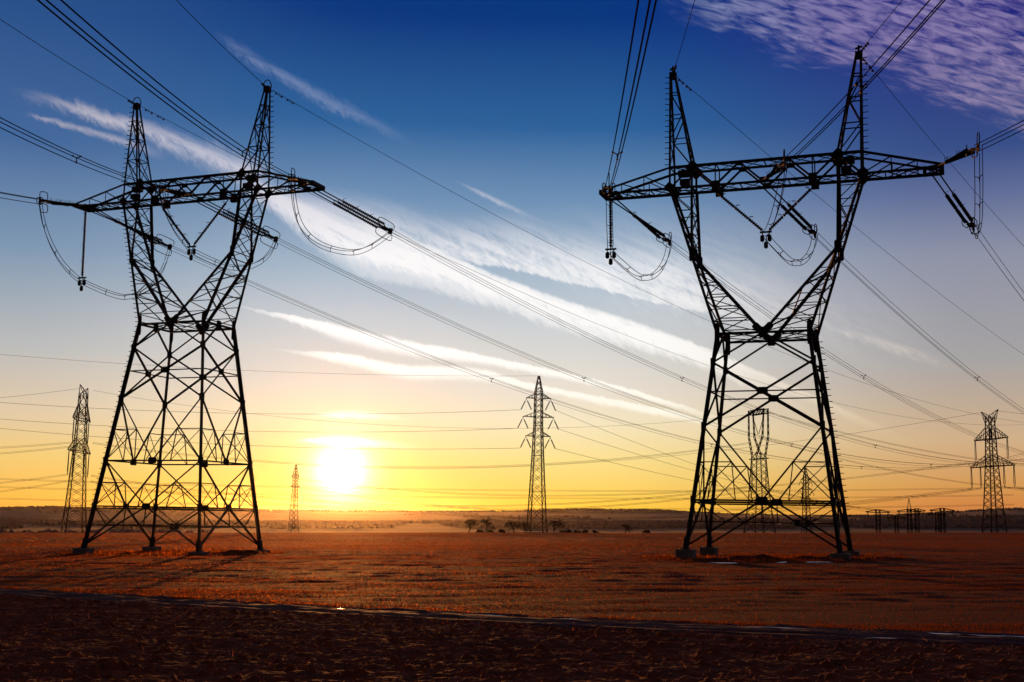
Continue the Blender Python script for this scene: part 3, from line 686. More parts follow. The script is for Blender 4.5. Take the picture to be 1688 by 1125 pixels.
    # number plates on the low bracing
    for s in ((0.25, 0.55) if kind == 'tall' else (0.3, 0.36)):
        b = MB(); c = feet[(1, -1)].lerp(feet[(-1, -1)], 0.2 if s < 0.31 else 0.27) + Vector((0, 0.4 if s > .31 else 0.1, 1.85)); b.box(c, (0.34, 0.05, 0.42)); b.bar(c, c + Vector((0.55, 0, 0.3)), 0.05); b.build('number_plate', M_STEEL, root)
    return root

PL = dict(X=-27.3905, Y=99.2602, a=0.3689, zc=26.6928, bu=5.4892, bv=4.2912, zf=-2.882)
PR = dict(X=18.0732, Y=83.4759, a=0.3532, zc=24.2647, bu=5.0269, bv=4.1083, zf=-1.7623)
big_pylon('tall dark portal pylon with a long splayed lattice body, left of the setting sun', kind='tall', **PL)
big_pylon('dark portal pylon with a short squat lattice body, on the right of the photo', kind='short', **PR)

# ------------------------------------------------------------------ conductors, insulators and jumpers of the two pylons
def at(t, u, v, z):
    return Vector((t['X'] + u * math.cos(t['a']) + v * math.sin(t['a']), t['Y'] - u * math.sin(t['a']) + v * math.cos(t['a']), t['zc'] + z))
LINES = {
 ('L', 1): (0.7527, {'l': (-0.2407, 0.000873), 'm': (-0.2486, 0.000948), 'r': (-0.2571, 0.001010), 'el': (-0.2192, 0.000730), 'er': (-0.2144, 0.000696)}),
 ('R', 1): (0.6428, {'l': (-0.1928, 0.000721), 'm': (-0.2063, 0.000810), 'r': (-0.2371, 0.000687), 'el': (-0.1238, 0.000331), 'er': (-0.1435, 0.000536)}),
 ('L', -1): (-0.0549, {'l': (-0.2275, 0.000618), 'm': (-0.2298, 0.001040), 'r': (-0.2454, 0.000784), 'el': (-0.2027, 0.000541), 'er': (-0.2348, 0.000532)}),
 ('R', -1): (0.0628, {'l': (-0.2311, 0.000587), 'm': (-0.1665, 0.000855), 'r': (-0.1652, 0.000628), 'el': (-0.1382, 0.000613), 'er': (-0.1222, 0.000613)}),
}
UATT = {'l': -11.6, 'm': 0.0, 'r': 11.6, 'el': -UP, 'er': UP}
ARM = {'l': 'left arm tip', 'm': 'crossarm middle', 'r': 'right arm tip', 'el': 'left peak', 'er': 'right peak'}
TW = {'L': PL, 'R': PR}; TN = {'L': "the big left pylon\'s", 'R': "the big right pylon\'s"}
def curve(tw, side, ph):
    t = TW[tw]; phi, d = LINES[(tw, side)]; s, k = d[ph]
    P0 = at(t, UATT[ph], 0 if ph[0] == 'e' else side * DV, HP if ph[0] == 'e' else 0)
    hx, hy = side * math.sin(phi), side * math.cos(phi)
    f = lambda q: Vector((P0.x + hx * q, P0.y + hy * q, P0.z + s * q + k * q * q))
    return f, Vector((hy, -hx, 0)), -s / k
def insulator_profile(n, r0=0.07, r1=0.142):
    pr = [(0.0, r0)]
    for i in range(n):
        a = (i + 0.15) / n; b = (i + 0.55) / n; c = (i + 0.9) / n
        pr += [(a, r0), (b, r1), (c, r0)]
    return pr + [(1.0, r0)]
def insulator(name, p, q, parent, org, seg=3, pitch=0.2, horns=True):
    m = MB(); L = (Vector(q) - Vector(p)).length; x, y, d = MB.frame(p, q)
    for i in range(seg):
        a, b = L3(p, q, (i + 0.03) / seg), L3(p, q, (i + 0.97) / seg)
        m.lathe(a, b, insulator_profile(max(3, int(L / seg / pitch))), 8)
        m.lathe(L3(p, q, (i - 0.0) / seg), L3(p, q, (i + 0.05) / seg), [(0, 0.09), (1, 0.09)], 6)
        if horns:
            c = L3(p, q, i / seg)
            for sg in (-1, 1):
                up_ = -y if y.z < 0 else y
                m.tube([c, c + up_ * 0.22 + x * 0.06 * sg, c + up_ * 0.34 + d * 0.16 + x * 0.1 * sg], 0.018, 4)
    m.lathe(L3(p, q, 0.97), q, [(0, 0.09), (1, 0.07)], 6)
    return m.build(name, M_INS, parent, org, False)
def ring(m, c, ax, upv, L, H, r=0.035, n=20):
    """racetrack shaped grading ring"""
    pts = []
    for i in range(n):
        a = i * 2 * math.pi / n; ca, sa = math.cos(a), math.sin(a)
        pts.append(Vector(c) + Vector(ax) * (L / 2 * math.copysign(abs(ca) ** 0.55, ca)) + Vector(upv) * (H / 2 * math.copysign(abs(sa) ** 0.55, sa)))
    m.tube(pts, r, 5, True)
T_YOKE = {('L', 1): 8.0, ('R', 1): 8.8, ('L', -1): 9.8, ('R', -1): 8.8}
TRI = [(-0.22, 0.12), (0.22, 0.12), (0.0, -0.26)]
yokes = {}
for (tw, side), (phi, d) in LINES.items():
    for ph in ('l', 'm', 'r'):
        f, lat, bottom = curve(tw, side, ph); ty = T_YOKE[(tw, side)]
        P0 = f(0.0); yk = f(ty); tang = (f(ty + 0.1) - f(ty - 0.1)).normalized(); upn = lat.cross(tang); upn = upn if upn.z > 0 else -upn
        yokes[(tw, side, ph)] = (yk, tang, lat)
        way = 'towards the horizon' if side > 0 else 'over the camera'
        n = 3 if tw == 'L' else 2
        root = empty('tension_insulator', P0)
        tag(root, f"{'triple' if n == 3 else 'double'} ribbed insulator set on {TN[tw]} {ARM[ph]}, pulling {way}", 'insulator', 'tension insulator sets on the two pylons')
        t0, t1 = (2.3, 6.9) if tw == 'L' else (3.1, 7.6)
        if side < 0: t0, t1 = (2.0, 8.2) if tw == 'L' else (2.6, 7.4)
        av = Vector((math.cos(TW[tw]['a']), -math.sin(TW[tw]['a']), 0))
        for k in range(n):
            o = (k - (n - 1) / 2)
            st0 = P0 + av * (o * 0.55 if ph == 'm' else (o - (n - 1) / 2) * 0.5 * (1 if ph == 'r' else -1) + (0.25 if ph == 'r' else -0.25))
            en = f(t1) + lat * o * 0.42 + upn * (0.10 * o)
            a = L3(st0, en, t0 / t1)
            rod = MB(); rod.bar(st0, a, 0.075); rod.build('link_rod', M_STEEL, root, P0)
            insulator('insulator', a, en, root, P0, 3 if tw == 'L' else 2, 0.19)
        y = MB()
        for k in range(n): y.bar(f(t1) + lat * (k - (n - 1) / 2) * 0.42, L3(f(t1), yk, 0.55), 0.09)
        y.plate(L3(f(t1), yk, 0.5), upn, tang, 0.7, 0.55, 0.06); y.bar(L3(f(t1), yk, 0.5), yk, 0.12); y.plate(yk, lat, tang, 0.42, 0.5, 0.06)
        y.build('yoke', M_STEEL, root, P0)
        rg = MB()
        if tw == 'L':
            ring(rg, L3(f(t1), yk, 0.45) + upn * 0.42, tang, upn, 1.9, 0.7); ring(rg, L3(f(t1), yk, 0.45) - upn * 0.55, tang, upn, 1.9, 0.7)
            ring(rg, yk, lat, upn, 0.5, 0.55)
        else:
            for o in (-0.32, 0.32): ring(rg, L3(f(t1), yk, 0.15) + lat * o, tang + lat * 0.3, upn, 0.75, 0.6)
            ring(rg, L3(f(t1), yk, 0.55) - upn * 0.28, tang, upn, 1.0, 0.5); ring(rg, yk + upn * 0.42, tang, upn, 0.42, 0.95)
        rg.build('grading_ring', M_STEEL, root, P0)
        # conductor bundle
        root = empty('conductor_bundle', yk)
        tag(root, f"bundle of three cables from {TN[tw]} {ARM[ph]}, running {way}", 'power line', 'three-cable bundles of the two pylons')
        T = min(2 * bottom - 8, 290) if side > 0 else min(2 * bottom, 190)
        ts = np.concatenate([np.linspace(ty, ty + 30, 12), np.linspace(ty + 33, T, 60)])
        rad = 0.020 if side > 0 else 0.028
        for o, u_ in TRI:
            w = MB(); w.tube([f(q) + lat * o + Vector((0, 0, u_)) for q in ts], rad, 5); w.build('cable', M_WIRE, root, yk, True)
        q = 52.0 if side > 0 else 30.0
        while q < T - 5:
            sp = MB(); c = f(q)
            for o, u_ in TRI: sp.bar(c, c + lat * o + Vector((0, 0, u_)), 0.05); sp.lathe(c + lat * o + Vector((0, 0, u_)) - tang * 0.08, c + lat * o + Vector((0, 0, u_)) + tang * 0.08, [(0, .06), (1, .06)], 6)
            sp.build('spacer', M_STEEL, root, yk); q += 47.0
    for ph in ('el', 'er'):
        f, lat, bottom = curve(tw, side, ph); P0 = f(0)
        way = 'towards the horizon' if side > 0 else 'over the camera'
        root = empty('earth_wire', P0)
        tag(root, f"single thin wire from {TN[tw]} {ARM[ph]}, running {way}", 'power line', 'earth wires on the pylon peaks')
        T = min(2 * bottom, 300) if side > 0 else min(2 * bottom, 190)
        w = MB(); w.tube([f(q) for q in np.linspace(0.2, T, 70)], 0.02 if side > 0 else 0.022, 5); w.build('wire', M_WIRE, root, P0, True)
        for q in (1.2, 2.4):
            dm = MB(); c = f(q) + Vector((0, 0, -0.12)); tg = (f(q + .2) - f(q)).normalized()
            dm.bar(c - tg * 0.3, c + tg * 0.3, 0.03); dm.box(c - tg * 0.3, (0.14, 0.14, 0.12)); dm.box(c + tg * 0.3, (0.14, 0.14, 0.12)); dm.bar(c, f(q), 0.05)
            dm.build('damper', M_STEEL, root, P0)

def catmull(P, n=10):
    P = [Vector(q) for q in P]; P = [2 * P[0] - P[1]] + P + [2 * P[-1] - P[-2]]; out = []
    for i in range(1, len(P) - 2):
        for k in range(n):
            t = k / n
            out.append(0.5 * ((2 * P[i]) + (P[i + 1] - P[i - 1]) * t + (2 * P[i - 1] - 5 * P[i] + 4 * P[i + 1] - P[i + 2]) * t * t + (-P[i - 1] + 3 * P[i] - 3 * P[i + 1] + P[i + 2]) * t ** 3))
    return out + [P[-2]]
def half_loop(a, b):
    """cable hanging from a high end a and levelling out at the low point b"""
    d = Vector(b) - Vector(a); out = []
    for h, z in ((0.0, 0.0), (0.10, 0.34), (0.28, 0.64), (0.52, 0.86), (0.78, 0.97)):
        out.append(Vector((a[0] + d.x * h, a[1] + d.y * h, a[2] + d.z * z)))
    return out
SUPPORT = {('L', 'l'): (-11.4, 0.0, -6.5), ('L', 'm'): (0.0, 0.0, -4.45), ('R', 'l'): (-11.5, 0.0, -4.3), ('R', 'm'): (0.0, 0.0, -3.75), ('L', 'r'): (10.9, 0.0, -6.4), ('R', 'r'): (12.0, 0.6, -6.0)}
for (tw, ph), (u, v, z) in SUPPORT.items():
    t = TW[tw]; Cp = at(t, u, v, z); A = yokes[(tw, -1, ph)][0]; Bp = yokes[(tw, 1, ph)][0]
    lat = yokes[(tw, 1, ph)][2]
    dip = Vector((0, 0, -0.75)) if tw == 'L' else Vector((0, 0, -1.0))
    if ph != 'r':
        lowB = Cp.lerp(Bp, 0.42); lowB.z = min(Cp.z, Bp.z) + dip.z
        pts_ = half_loop(A, Cp) + [Cp] + [Cp.lerp(lowB, 0.5) + Vector((0, 0, -0.1))] + [lowB] + half_loop(Bp, lowB)[::-1]
    else:
        dips = [(0, 0), (.05, 2.2), (.12, 3.3), (.25, 3.8), (.42, 3.7), (.60, 3.2), (.75, 2.3), (.90, 1.0), (1, 0)] if tw == 'L' else [(0, 0), (.05, 1.3), (.12, 2.2), (.25, 2.9), (.42, 2.8), (.60, 2.3), (.78, 1.5), (.92, .6), (1, 0)]
        pts_ = [A.lerp(Bp, f_) + Vector((0, 0, -d_)) for f_, d_ in dips]
    root = empty('jumper_loop', A)
    tag(root, f"slack loop of three cables hanging under {TN[tw]} {ARM[ph]}", 'jumper cable', 'jumper loops under the crossarms')
    cv = catmull(pts_, 7)
    for o, u_ in ((-0.24, 0.0), (0.24, 0.05), (0.05, -0.38)):
        w = MB(); w.tube([q + lat * o + Vector((0, 0, u_)) for q in cv], 0.026, 5); w.build('cable', M_WIRE, root, A, True)
    for k in range(8, len(cv) - 6, 9):
        sp = MB(); c = cv[k] + Vector((0, 0, -0.1))
        for o, u_ in ((-0.24, 0.0), (0.24, 0.05), (0.05, -0.38)): sp.bar(c, cv[k] + lat * o + Vector((0, 0, u_)), 0.04)
        sp.build('spacer', M_STEEL, root, A)
    if ph == 'r': continue
    if ph == 'l':
        top = at(t, -11.55, 0, -0.05); root = empty('suspension_insulator', top)
        tag(root, f"single upright insulator string with foot weights, hanging under {TN[tw]} {ARM[ph]}", 'insulator', 'strings that steady the jumper loops')
        insulator('insulator', top + Vector((0, 0, -0.3)), Cp + Vector((0, 0, 0.35)), root, top, 4, 0.19)
        ends = [top]
    else:
        top = at(t, 0, 0, 0); root = empty('suspension_insulator', top)
        tag(root, f"V-shaped insulator pair with foot weights, hanging under {TN[tw]} {ARM[ph]}", 'insulator', 'strings that steady the jumper loops')
        for i in (-1, 1):
            e = at(t, i * CI * 2 / 3, 0, -0.4); insulator('insulator', L3(e, Cp, 0.07), L3(e, Cp, 0.93) + Vector((0, 0, 0.1)), root, top, 4 if tw == 'L' else 3, 0.19)
            lk = MB(); lk.bar(e, L3(e, Cp, 0.08), 0.06); lk.build('link_rod', M_STEEL, root, top)
        ends = [at(t, -CI * 2 / 3, 0, -0.4), at(t, CI * 2 / 3, 0, -0.4)]
    hd = MB(); av = Vector((math.cos(t['a']), -math.sin(t['a']), 0))
    hd.bar(Cp + av * -0.42 + Vector((0, 0, 0.2)), Cp + av * 0.42 + Vector((0, 0, 0.2)), 0.12)
    for e in ends: hd.bar(Cp + Vector((0, 0, 0.2)), L3(Cp, e, 0.08), 0.07)
    if ph == 'l': lk = MB(); lk.bar(top + Vector((0, 0, 0.1)), top + Vector((0, 0, -0.34)), 0.08); lk.build('link_rod', M_STEEL, root, top)
    hd.build('yoke', M_STEEL, root, top)
    for o, zz in ((-0.26, 0.0), (0.26, 0.0), (0.0, -0.5)):
        wt_ = MB(); c = Cp + av * o + Vector((0, 0, zz)); wt_.bar(c + Vector((0, 0, 0.2)), c, 0.05); wt_.lathe(c + Vector((0, 0, -0.02)), c + Vector((0, 0, -0.5)), [(0, 0.08), (0.15, 0.15), (0.85, 0.15), (1, 0.08)], 8); wt_.build('weight', M_STEEL, root, top)

# ------------------------------------------------------------------ distant pylons
def lattice(m, secs, wl, wb, npan):
    """square tapering lattice mast through (z, half width) sections"""
    for (z0, h0), (z1, h1), n in zip(secs[:-1], secs[1:], npan):
        cs = [(-1, -1), (1, -1), (1, 1), (-1, 1)]
        for i, j in cs: m.bar((i * h0, j * h0, z0), (i * h1, j * h1, z1), wl)
        for k in range(4):
            a, b = cs[k], cs[(k + 1) % 4]
            A0, A1 = Vector((a[0] * h0, a[1] * h0, z0)), Vector((a[0] * h1, a[1] * h1, z1))
            B0, B1 = Vector((b[0] * h0, b[1] * h0, z0)), Vector((b[0] * h1, b[1] * h1, z1))
            for q in range(n):
                m.bar(L3(A0, A1, q / n), L3(B0, B1, (q + 1) / n), wb); m.bar(L3(B0, B1, q / n), L3(A0, A1, (q + 1) / n), wb)
            m.bar(A0, B0, wb)
def far_root(name, label, x, y, rz, group):
    o = empty(name, (x, y, land1(x, y)), rz); return tag(o, label, 'pylon', group)
FG = 'distant pylons beyond the field'
def arm_tri(m, z, L, h, hw, w):
    for i in (-1, 1):
        for j in (-1, 1):
            m.bar((i * hw, j * hw, z), (i * L, 0, z), w); m.bar((i * hw, j * hw, z + h), (i * L, 0, z), w)
            for q in (0.35, 0.65):
                m.bar(L3((i * hw, j * hw, z), (i * L, 0, z), q), L3((i * hw, j * hw, z + h), (i * L, 0, z), q), w * 0.7)
        m.bar((i * L, -0.1, z), (i * L, 0.1, z), w * 1.6)

def three_arm(label, x, y, H, rz, s=1.0, strings=True, wl=0.26, wb=0.11):
    r = far_root('lattice_pylon', label, x, y, rz, FG); m = MB()
    lattice(m, [(-0.5, H * 0.054), (H * 0.26, H * 0.041), (H * 0.49, H * 0.031), (H * 0.68, H * 0.0235), (H * 0.90, H * 0.021)], wl, wb, [3, 4, 4, 6]); m.build('mast', M_FAR, r)
    pk = MB(); lattice(pk, [(H * 0.90, H * 0.021), (H * 1.0, H * 0.004)], wl * 0.8, wb, [3]); pk.build('peak', M_FAR, r)
    tips = []
    for z, L in ((H * 0.855, H * 0.080), (H * 0.735, H * 0.100), (H * 0.612, H * 0.080)):
        a = MB(); arm_tri(a, z, L, H * 0.03, H * 0.022, wb * 1.5); a.build('crossarm', M_FAR, r)
        for i in (-1, 1):
            tips.append((i * L, z))
            if strings:
                for sgn in (-1, 1):
                    st_ = MB(); p = Vector((i * L, 0, z - 0.2)); q = Vector((i * L + sgn * H * 0.034, 0, z - H * 0.075)); st_.bar(p, L3(p, q, 0.25), 0.10); st_.lathe(L3(p, q, 0.22), q, insulator_profile(9, 0.13, 0.21), 6); st_.build('insulator', M_INS, r)
    return r
three_arm('slim lattice pylon with three short crossarms and splayed insulators, beside the bare trees', 8.0, 344.0, 45.2, 0.22)
three_arm('small slim three-armed pylon standing just left of the sun', -110.5, 620.0, 43.5, 1.15, strings=False, wl=0.22, wb=0.09)
three_arm('tiny three-armed pylon seen between the big right pylon legs', 160.5, 650.0, 43.0, 0.5, strings=True, wl=0.30, wb=0.13)

def horned(label, x, y, H, rz, wl=0.30, wb=0.13):
    """double-circuit pylon: two crossarms, the lower one wider, two horns on top"""
    r = far_root('lattice_pylon', label, x, y, rz, FG); m = MB(); k = H / 47.0
    lattice(m, [(-0.5, 3.3 * k), (10 * k, 2.5 * k), (29 * k, 1.5 * k), (47 * k * 0.955, 1.1 * k)], wl, wb, [3, 7, 6]); m.build('mast', M_FAR, r)
    for i in (-1, 1):
        h = MB()
        for j in (-1, 1):
            h.bar((i * 1.1 * k, j * 1.1 * k, H * 0.955), (i * 5.6 * k, 0, H), wl * 0.7); h.bar((i * 1.15 * k, j * 1.15 * k, H * 0.885), (i * 5.6 * k, 0, H), wb * 1.2); h.bar((i * 3.3 * k, j * 0.5 * k, H * 0.978), (i * 2.6 * k, j * 0.7 * k, H * 0.925), wb)
        h.build('peak', M_FAR, r)
    for z, L in ((36.5 * k, 10.4 * k), (26.5 * k, 13.8 * k)):
        a = MB()
        for i in (-1, 1):
            for j in (-1, 1):
                a.bar((0, j * 1.8 * k, z), (i * L, j * 0.4 * k, z), wl * 0.9); a.bar((i * 1.3 * k, j * 1.3 * k, z + 4.2 * k), (i * L, j * 0.4 * k, z + 0.2), wl * 0.7)
                for q in (0.25, 0.45, 0.65, 0.85): a.bar(L3((0, j * 1.8 * k, z), (i * L, j * .4 * k, z), q), L3((i * 1.3 * k, j * 1.3 * k, z + 4.2 * k), (i * L, j * .4 * k, z), max(q - 0.16, 0.05)), wb)
        a.build('crossarm', M_FAR, r)
        for u in ([L, -L] if z > 30 * k else [L, -L, L * 0.55, -L * 0.55]):
            for o in (-0.45, 0.45):
                st_ = MB(); st_.bar((u + o * 0.5, 0, z), (u + o * k, 0, z - 6.6 * k), 0.17); st_.bar((u + o * k, 0, z - 6.6 * k), (u, 0, z - 7.6 * k), 0.12); st_.build('insulator', M_FAR, r)
    return r
horned('lattice pylon with two tiers of arms and two horns, near the right edge', 177.2, 440.0, 47.2, -1.40)
horned('lattice pylon with two tiers of arms, nearly end-on, near the left edge', -151.0, 420.0, 53.0, 1.70)

def cat_head(label, x, y, H, rz):
    """narrow mast carrying an open portal head"""
    r = far_root('lattice_pylon', label, x, y, rz, FG); m = MB(); k = H / 49.0
    lattice(m, [(-0.5, 4.6 * k), (14 * k, 3.0 * k), (31.5 * k, 1.9 * k)], 0.28, 0.12, [4, 7]); m.build('mast', M_FAR, r)
    for i in (-1, 1):
        h = MB()
        for j in (-1, 1):
            p = [(i * 1.0 * k, j * 1.9 * k, 31.5 * k), (i * 4.6 * k, j * 1.2 * k, 38.5 * k), (i * 5.3 * k, j * 0.9 * k, 48.5 * k)]
            q = [(i * 2.1 * k, j * 1.9 * k, 31.5 * k), (i * 5.6 * k, j * 1.2 * k, 38.5 * k), (i * 5.9 * k, j * 0.9 * k, 48.5 * k)]
            for w in range(2):
                h.bar(p[w], p[w + 1], 0.24); h.bar(q[w], q[w + 1], 0.24)
                for n in range(4): h.bar(L3(p[w], p[w + 1], n / 4), L3(q[w], q[w + 1], (n + 1) / 4), 0.11); h.bar(L3(q[w], q[w + 1], n / 4), L3(p[w], p[w + 1], (n + 1) / 4), 0.11)
        h.build('fork_arm', M_FAR, r)
    a = MB()
    for j in (-1, 1):
        for z in (47.0 * k, 48.7 * k): a.bar((-6.2 * k, j * 0.9 * k, z), (6.2 * k, j * 0.9 * k, z), 0.28)
        for n in range(6): a.bar((-6 * k + 2 * k * n, j * .9 * k, 47 * k), (-6 * k + 2 * k * (n + 1), j * .9 * k, 48.7 * k), 0.13); a.bar((-6 * k + 2 * k * n, j * .9 * k, 48.7 * k), (-6 * k + 2 * k * (n + 1), j * .9 * k, 47 * k), 0.13)
    a.build('crossarm', M_FAR, r)
    a = MB()
    for j in (-1, 1): a.bar((-5.7 * k, j * 0.8, 30.3 * k), (5.7 * k, j * 0.8, 30.3 * k), 0.34)
    for n in range(6): a.bar((-5.4 * k + 1.8 * k * n, -0.8, 30.3 * k), (-5.4 * k + 1.8 * k * (n + 1), 0.8, 30.3 * k), 0.14)
    for i in (-1, 1): a.bar((i * 5.6 * k, 0, 30.4 * k), (i * 2.0 * k, 0, 32.6 * k), 0.2)
    a.build('crossarm', M_FAR, r)
    for i in (-1, 1):
        v = MB(); v.lathe((i * 4.2 * k, 0, 46.6 * k), (i * 0.3 * k, 0, 39.6 * k), insulator_profile(10, 0.11, 0.19), 6); v.build('insulator', M_INS, r)
        for o in (-0.5, 0.5):
            st_ = MB(); st_.bar((i * 5.3 * k + o * 0.5, 0, 30.0 * k), (i * 5.3 * k + o, 0, 19.5 * k), 0.16); st_.bar((i * 5.3 * k + o, 0, 19.5 * k), (i * 5.3 * k, 0, 18.6 * k), 0.12); st_.build('insulator', M_FAR, r)
    return r
cat_head('open-headed pylon with a V insulator, seen between the big right pylon legs', 93.6, 450.0, 49.2, -1.26)

def portal(label, x, y, H, rz, mast=False, arm=8.0):
    """substation line support: two lattice columns with drooping arms"""
    r = far_root('line_support', label, x, y, rz, 'low substation line supports near the right edge')
    for i in (-1, 1):
        m = MB(); cs = [(-1, -1), (1, -1), (1, 1), (-1, 1)]
        for a, b in cs: m.bar((i * 0.85 + a * 0.38, b * 0.38, -0.5), (i * 0.72 + a * 0.26, b * 0.26, H), 0.26)
        n = 9
        for q in range(n):
            z0, z1 = H * q / n, H * (q + 1) / n
            for b in (-0.32, 0.32):
                m.bar((i * 0.8 - 0.32, b, z0), (i * 0.8 + 0.32, b, z1), 0.09); m.bar((i * 0.8 + 0.32, b, z0), (i * 0.8 - 0.32, b, z1), 0.09)
        m.build('column', M_POST, r)
    a = MB()
    for j in (-1, 1):
        for i in (-1, 1):
            a.bar((0, j * 0.4, H - 0.1), (i * arm, j * 0.3, H - 1.1), 0.34); a.bar((0, j * 0.4, H - 1.6), (i * arm, j * 0.3, H - 1.3), 0.34)
            for q in (0.3, 0.5, 0.7, 0.9): a.bar(L3((0, j * .4, H - .1), (i * arm, j * .3, H - 1.1), q), L3((0, j * .4, H - 1.6), (i * arm, j * .3, H - 1.3), q - 0.12), 0.1)
    for i in (-1, 1): a.bar((i * arm, -0.5, H - 1.2), (i * arm, 0.5, H - 1.2), 0.7)
    a.build('crossarm', M_POST, r)
    for i in (-1, 1):
        st_ = MB(); st_.lathe((i * (arm - 0.4), 0, H - 1.3), (i * (arm - 0.8), 0, H - 3.4), insulator_profile(6, 0.16, 0.3), 6); st_.build('insulator', M_INS, r)
    if mast:
        p = MB()
        for a_, b in ((-1, -1), (1, -1), (1, 1), (-1, 1)): p.bar((a_ * 0.8, b * 0.3, H - 0.2), (a_ * 0.08, b * 0.08, H + 4.6), 0.22)
        for q in (0.25, 0.5, 0.75): p.bar((-0.8 * (1 - q), 0, H + 4.6 * q), (0.8 * (1 - q), 0, H + 4.6 * q), 0.1)
        p.build('lightning_spike', M_POST, r)
    return r
gx = lambda px, D: (0.3064 + (px - 1447) * 0.000502) * D
portal('leftmost of the low line supports, twin columns with drooping arms', gx(1447, 560), 560, -land1(gx(1447, 560), 560) + 0.0136 * 560, -0.2, arm=5.0)
portal('small line support behind the gap right of the leftmost one', gx(1477.5, 690), 690, -land1(gx(1477.5, 690), 690) + 0.0086 * 690, -0.2, arm=4.9)
portal('line support with a tall pointed lightning spike', gx(1499, 565), 565, -land1(gx(1499, 565), 565) + 0.0146 * 565, -0.2, mast=True, arm=5.1)
portal('narrow line support close behind the right arm of the spiked one', gx(1511.5, 640), 640, -land1(gx(1511.5, 640), 640) + 0.0150 * 640, -0.2, arm=4.0)
portal('small line support close behind the left column of the rightmost one', gx(1544.5, 690), 690, -land1(gx(1544.5, 690), 690) + 0.0120 * 690, -0.2, arm=4.6)
portal('rightmost of the low line supports, twin columns with drooping arms', gx(1553.7, 560), 560, -land1(gx(1553.7, 560), 560) + 0.0158 * 560, -0.2, arm=5.1)

# ------------------------------------------------------------------ thin distant lines
def span(label, p, q, sag, r=0.05, double=0.0):
    p, q = Vector(p), Vector(q); m = MB(); n = 40
    pts_ = []
    for i in range(n + 1):
        t_ = i / n; c = p.lerp(q, t_); c.z -= sag * 4 * t_ * (1 - t_); pts_.append(c)
    m.tube(pts_, r, 4)
    if double: m.tube([c + Vector((0, 0, -double)) for c in pts_], r, 4)
    o = m.build('distant_power_line', M_FAR, None, p); tag(o, label, 'power line', 'thin power lines in the distance')
    return o
A0 = Vector((8.0, 344.0, land1(8, 344)))
aH = 45.2
# the slim central pylon: wires to the left edge and down to the substation
span('thin wire from the slim central pylon\'s tip to the left edge', A0 + Vector((0, 0, aH)), (-170, 330, 45.0), 2.5, 0.035)
for (u, z, nm, zl, zr, px, D) in ((-5.1, 0.78, 'upper left arm', 32.0, 5.4, 1437, 560), (-6.0, 0.66, 'middle left arm', 27.5, 5.6, 1487, 565), (-5.1, 0.535, 'lower left arm', 25.5, 6.5, 1543, 560)):
    p = A0 + Vector((u, 0, aH * z))
    span(f'faint line from the slim central pylon\'s {nm} to the left edge', p, (-175, 335, zl), 3.2, 0.045)
for (u, z, nm, zr, px, D) in ((5.1, 0.78, 'upper right arm', 5.4, 1457, 560), (6.0, 0.66, 'middle right arm', 5.8, 1510, 565), (5.1, 0.535, 'lower right arm', 6.2, 1564, 560)):
    p = A0 + Vector((u, 0, aH * z))
    span(f'faint line falling from the slim central pylon\'s {nm} to the low supports', p, (gx(px, D), D, zr), 4.0, 0.05)
# the horned pylon on the right: lines to the small pylon by the sun
Hh = Vector((177.2, 440.0, land1(177.2, 440))); Sm = Vector((-110.5, 620.0, land1(-110.5, 620)))
span('thin wire from the right-edge pylon\'s left horn to the small pylon by the sun', Hh + Vector((-0.95, 5.5, 47)), Sm + Vector((0, 0, 43.4)), 9.0, 0.05)
for (u, z, nm, k_) in ((-10.0, 29.0, 'upper left arm', 0.855), (-13.2, 19.0, 'lower left arm tip', 0.735), (-7.3, 19.0, 'lower left arm root', 0.612)):
    span(f'line from the right-edge pylon\'s {nm} to the small pylon by the sun', Hh + Vector((u * 0.17, -u * 0.985, z)), Sm + Vector((4.0 * (1 if k_ < 0.8 else -1), 1.0, 43.5 * k_)), 11.0, 0.055, 0.45)
for (u, z, nm, zz) in ((10.0, 29.0, 'upper right arm', 28.0), (13.2, 19.0, 'lower right arm tip', 16.0), (7.3, 19.0, 'lower right arm root', 12.0), (3.3, 47.0, 'right horn', 42.0)):
    span(f'line from the right-edge pylon\'s {nm} out of the photo rightwards', Hh + Vector((u * 0.17, -u * 0.985, z)), (330, 470, zz), 3.0, 0.05, 0.4 if z < 40 else 0.0)
# the end-on pylon on the left: lines to the left edge and across to the open-headed pylon
Lh = Vector((-151.0, 420.0, land1(-151, 420))); Dh = Vector((93.6, 450.0, land1(93.6, 450)))
for (o, z, nm, zl) in ((0.0, 52.5, 'top', 38.0), (-1.5, 33.5, 'upper arm', 24.5), (1.0, 32.5, 'far upper arm', 20.5), (-2.5, 22.3, 'lower arm', 9.5), (1.5, 20.8, 'far lower arm', 4.0)):
    span(f'line from the end-on pylon\'s {nm} to the left edge', Lh + Vector((o, 0, z)), (-235, 400, zl - 4.0), 2.0, 0.045, 0.4 if z < 50 else 0.0)
for (o, z, nm, zr, r_w) in ((2.0, 52.0, 'top', 47.6, 0.04), (3.0, 33.5, 'upper arm', 37.0, 0.05), (3.2, 22.0, 'lower arm', 20.5, 0.055), (3.2, 20.0, 'far lower arm', 18.8, 0.055)):
    span(f'sagging line from the end-on pylon\'s {nm} to the open-headed pylon', Lh + Vector((o, 4.0, z)), Dh + Vector((-1.6, 4.8, zr)), 9.0, r_w, 0.4 if z < 50 else 0.0)
for (u, zr, nm, x2, z2) in ((5.3, 19.0, 'right lower arm', 300, 11.0), (0.0, 39.0, 'window', 320, 22.0), (5.6, 48.0, 'top beam', 330, 34.0)):
    span(f'line from the open-headed pylon\'s {nm} out to the right edge', Dh + Vector((u * 0.3, -u * 0.95, zr)), (x2, 640, z2), 7.0, 0.055, 0.4)
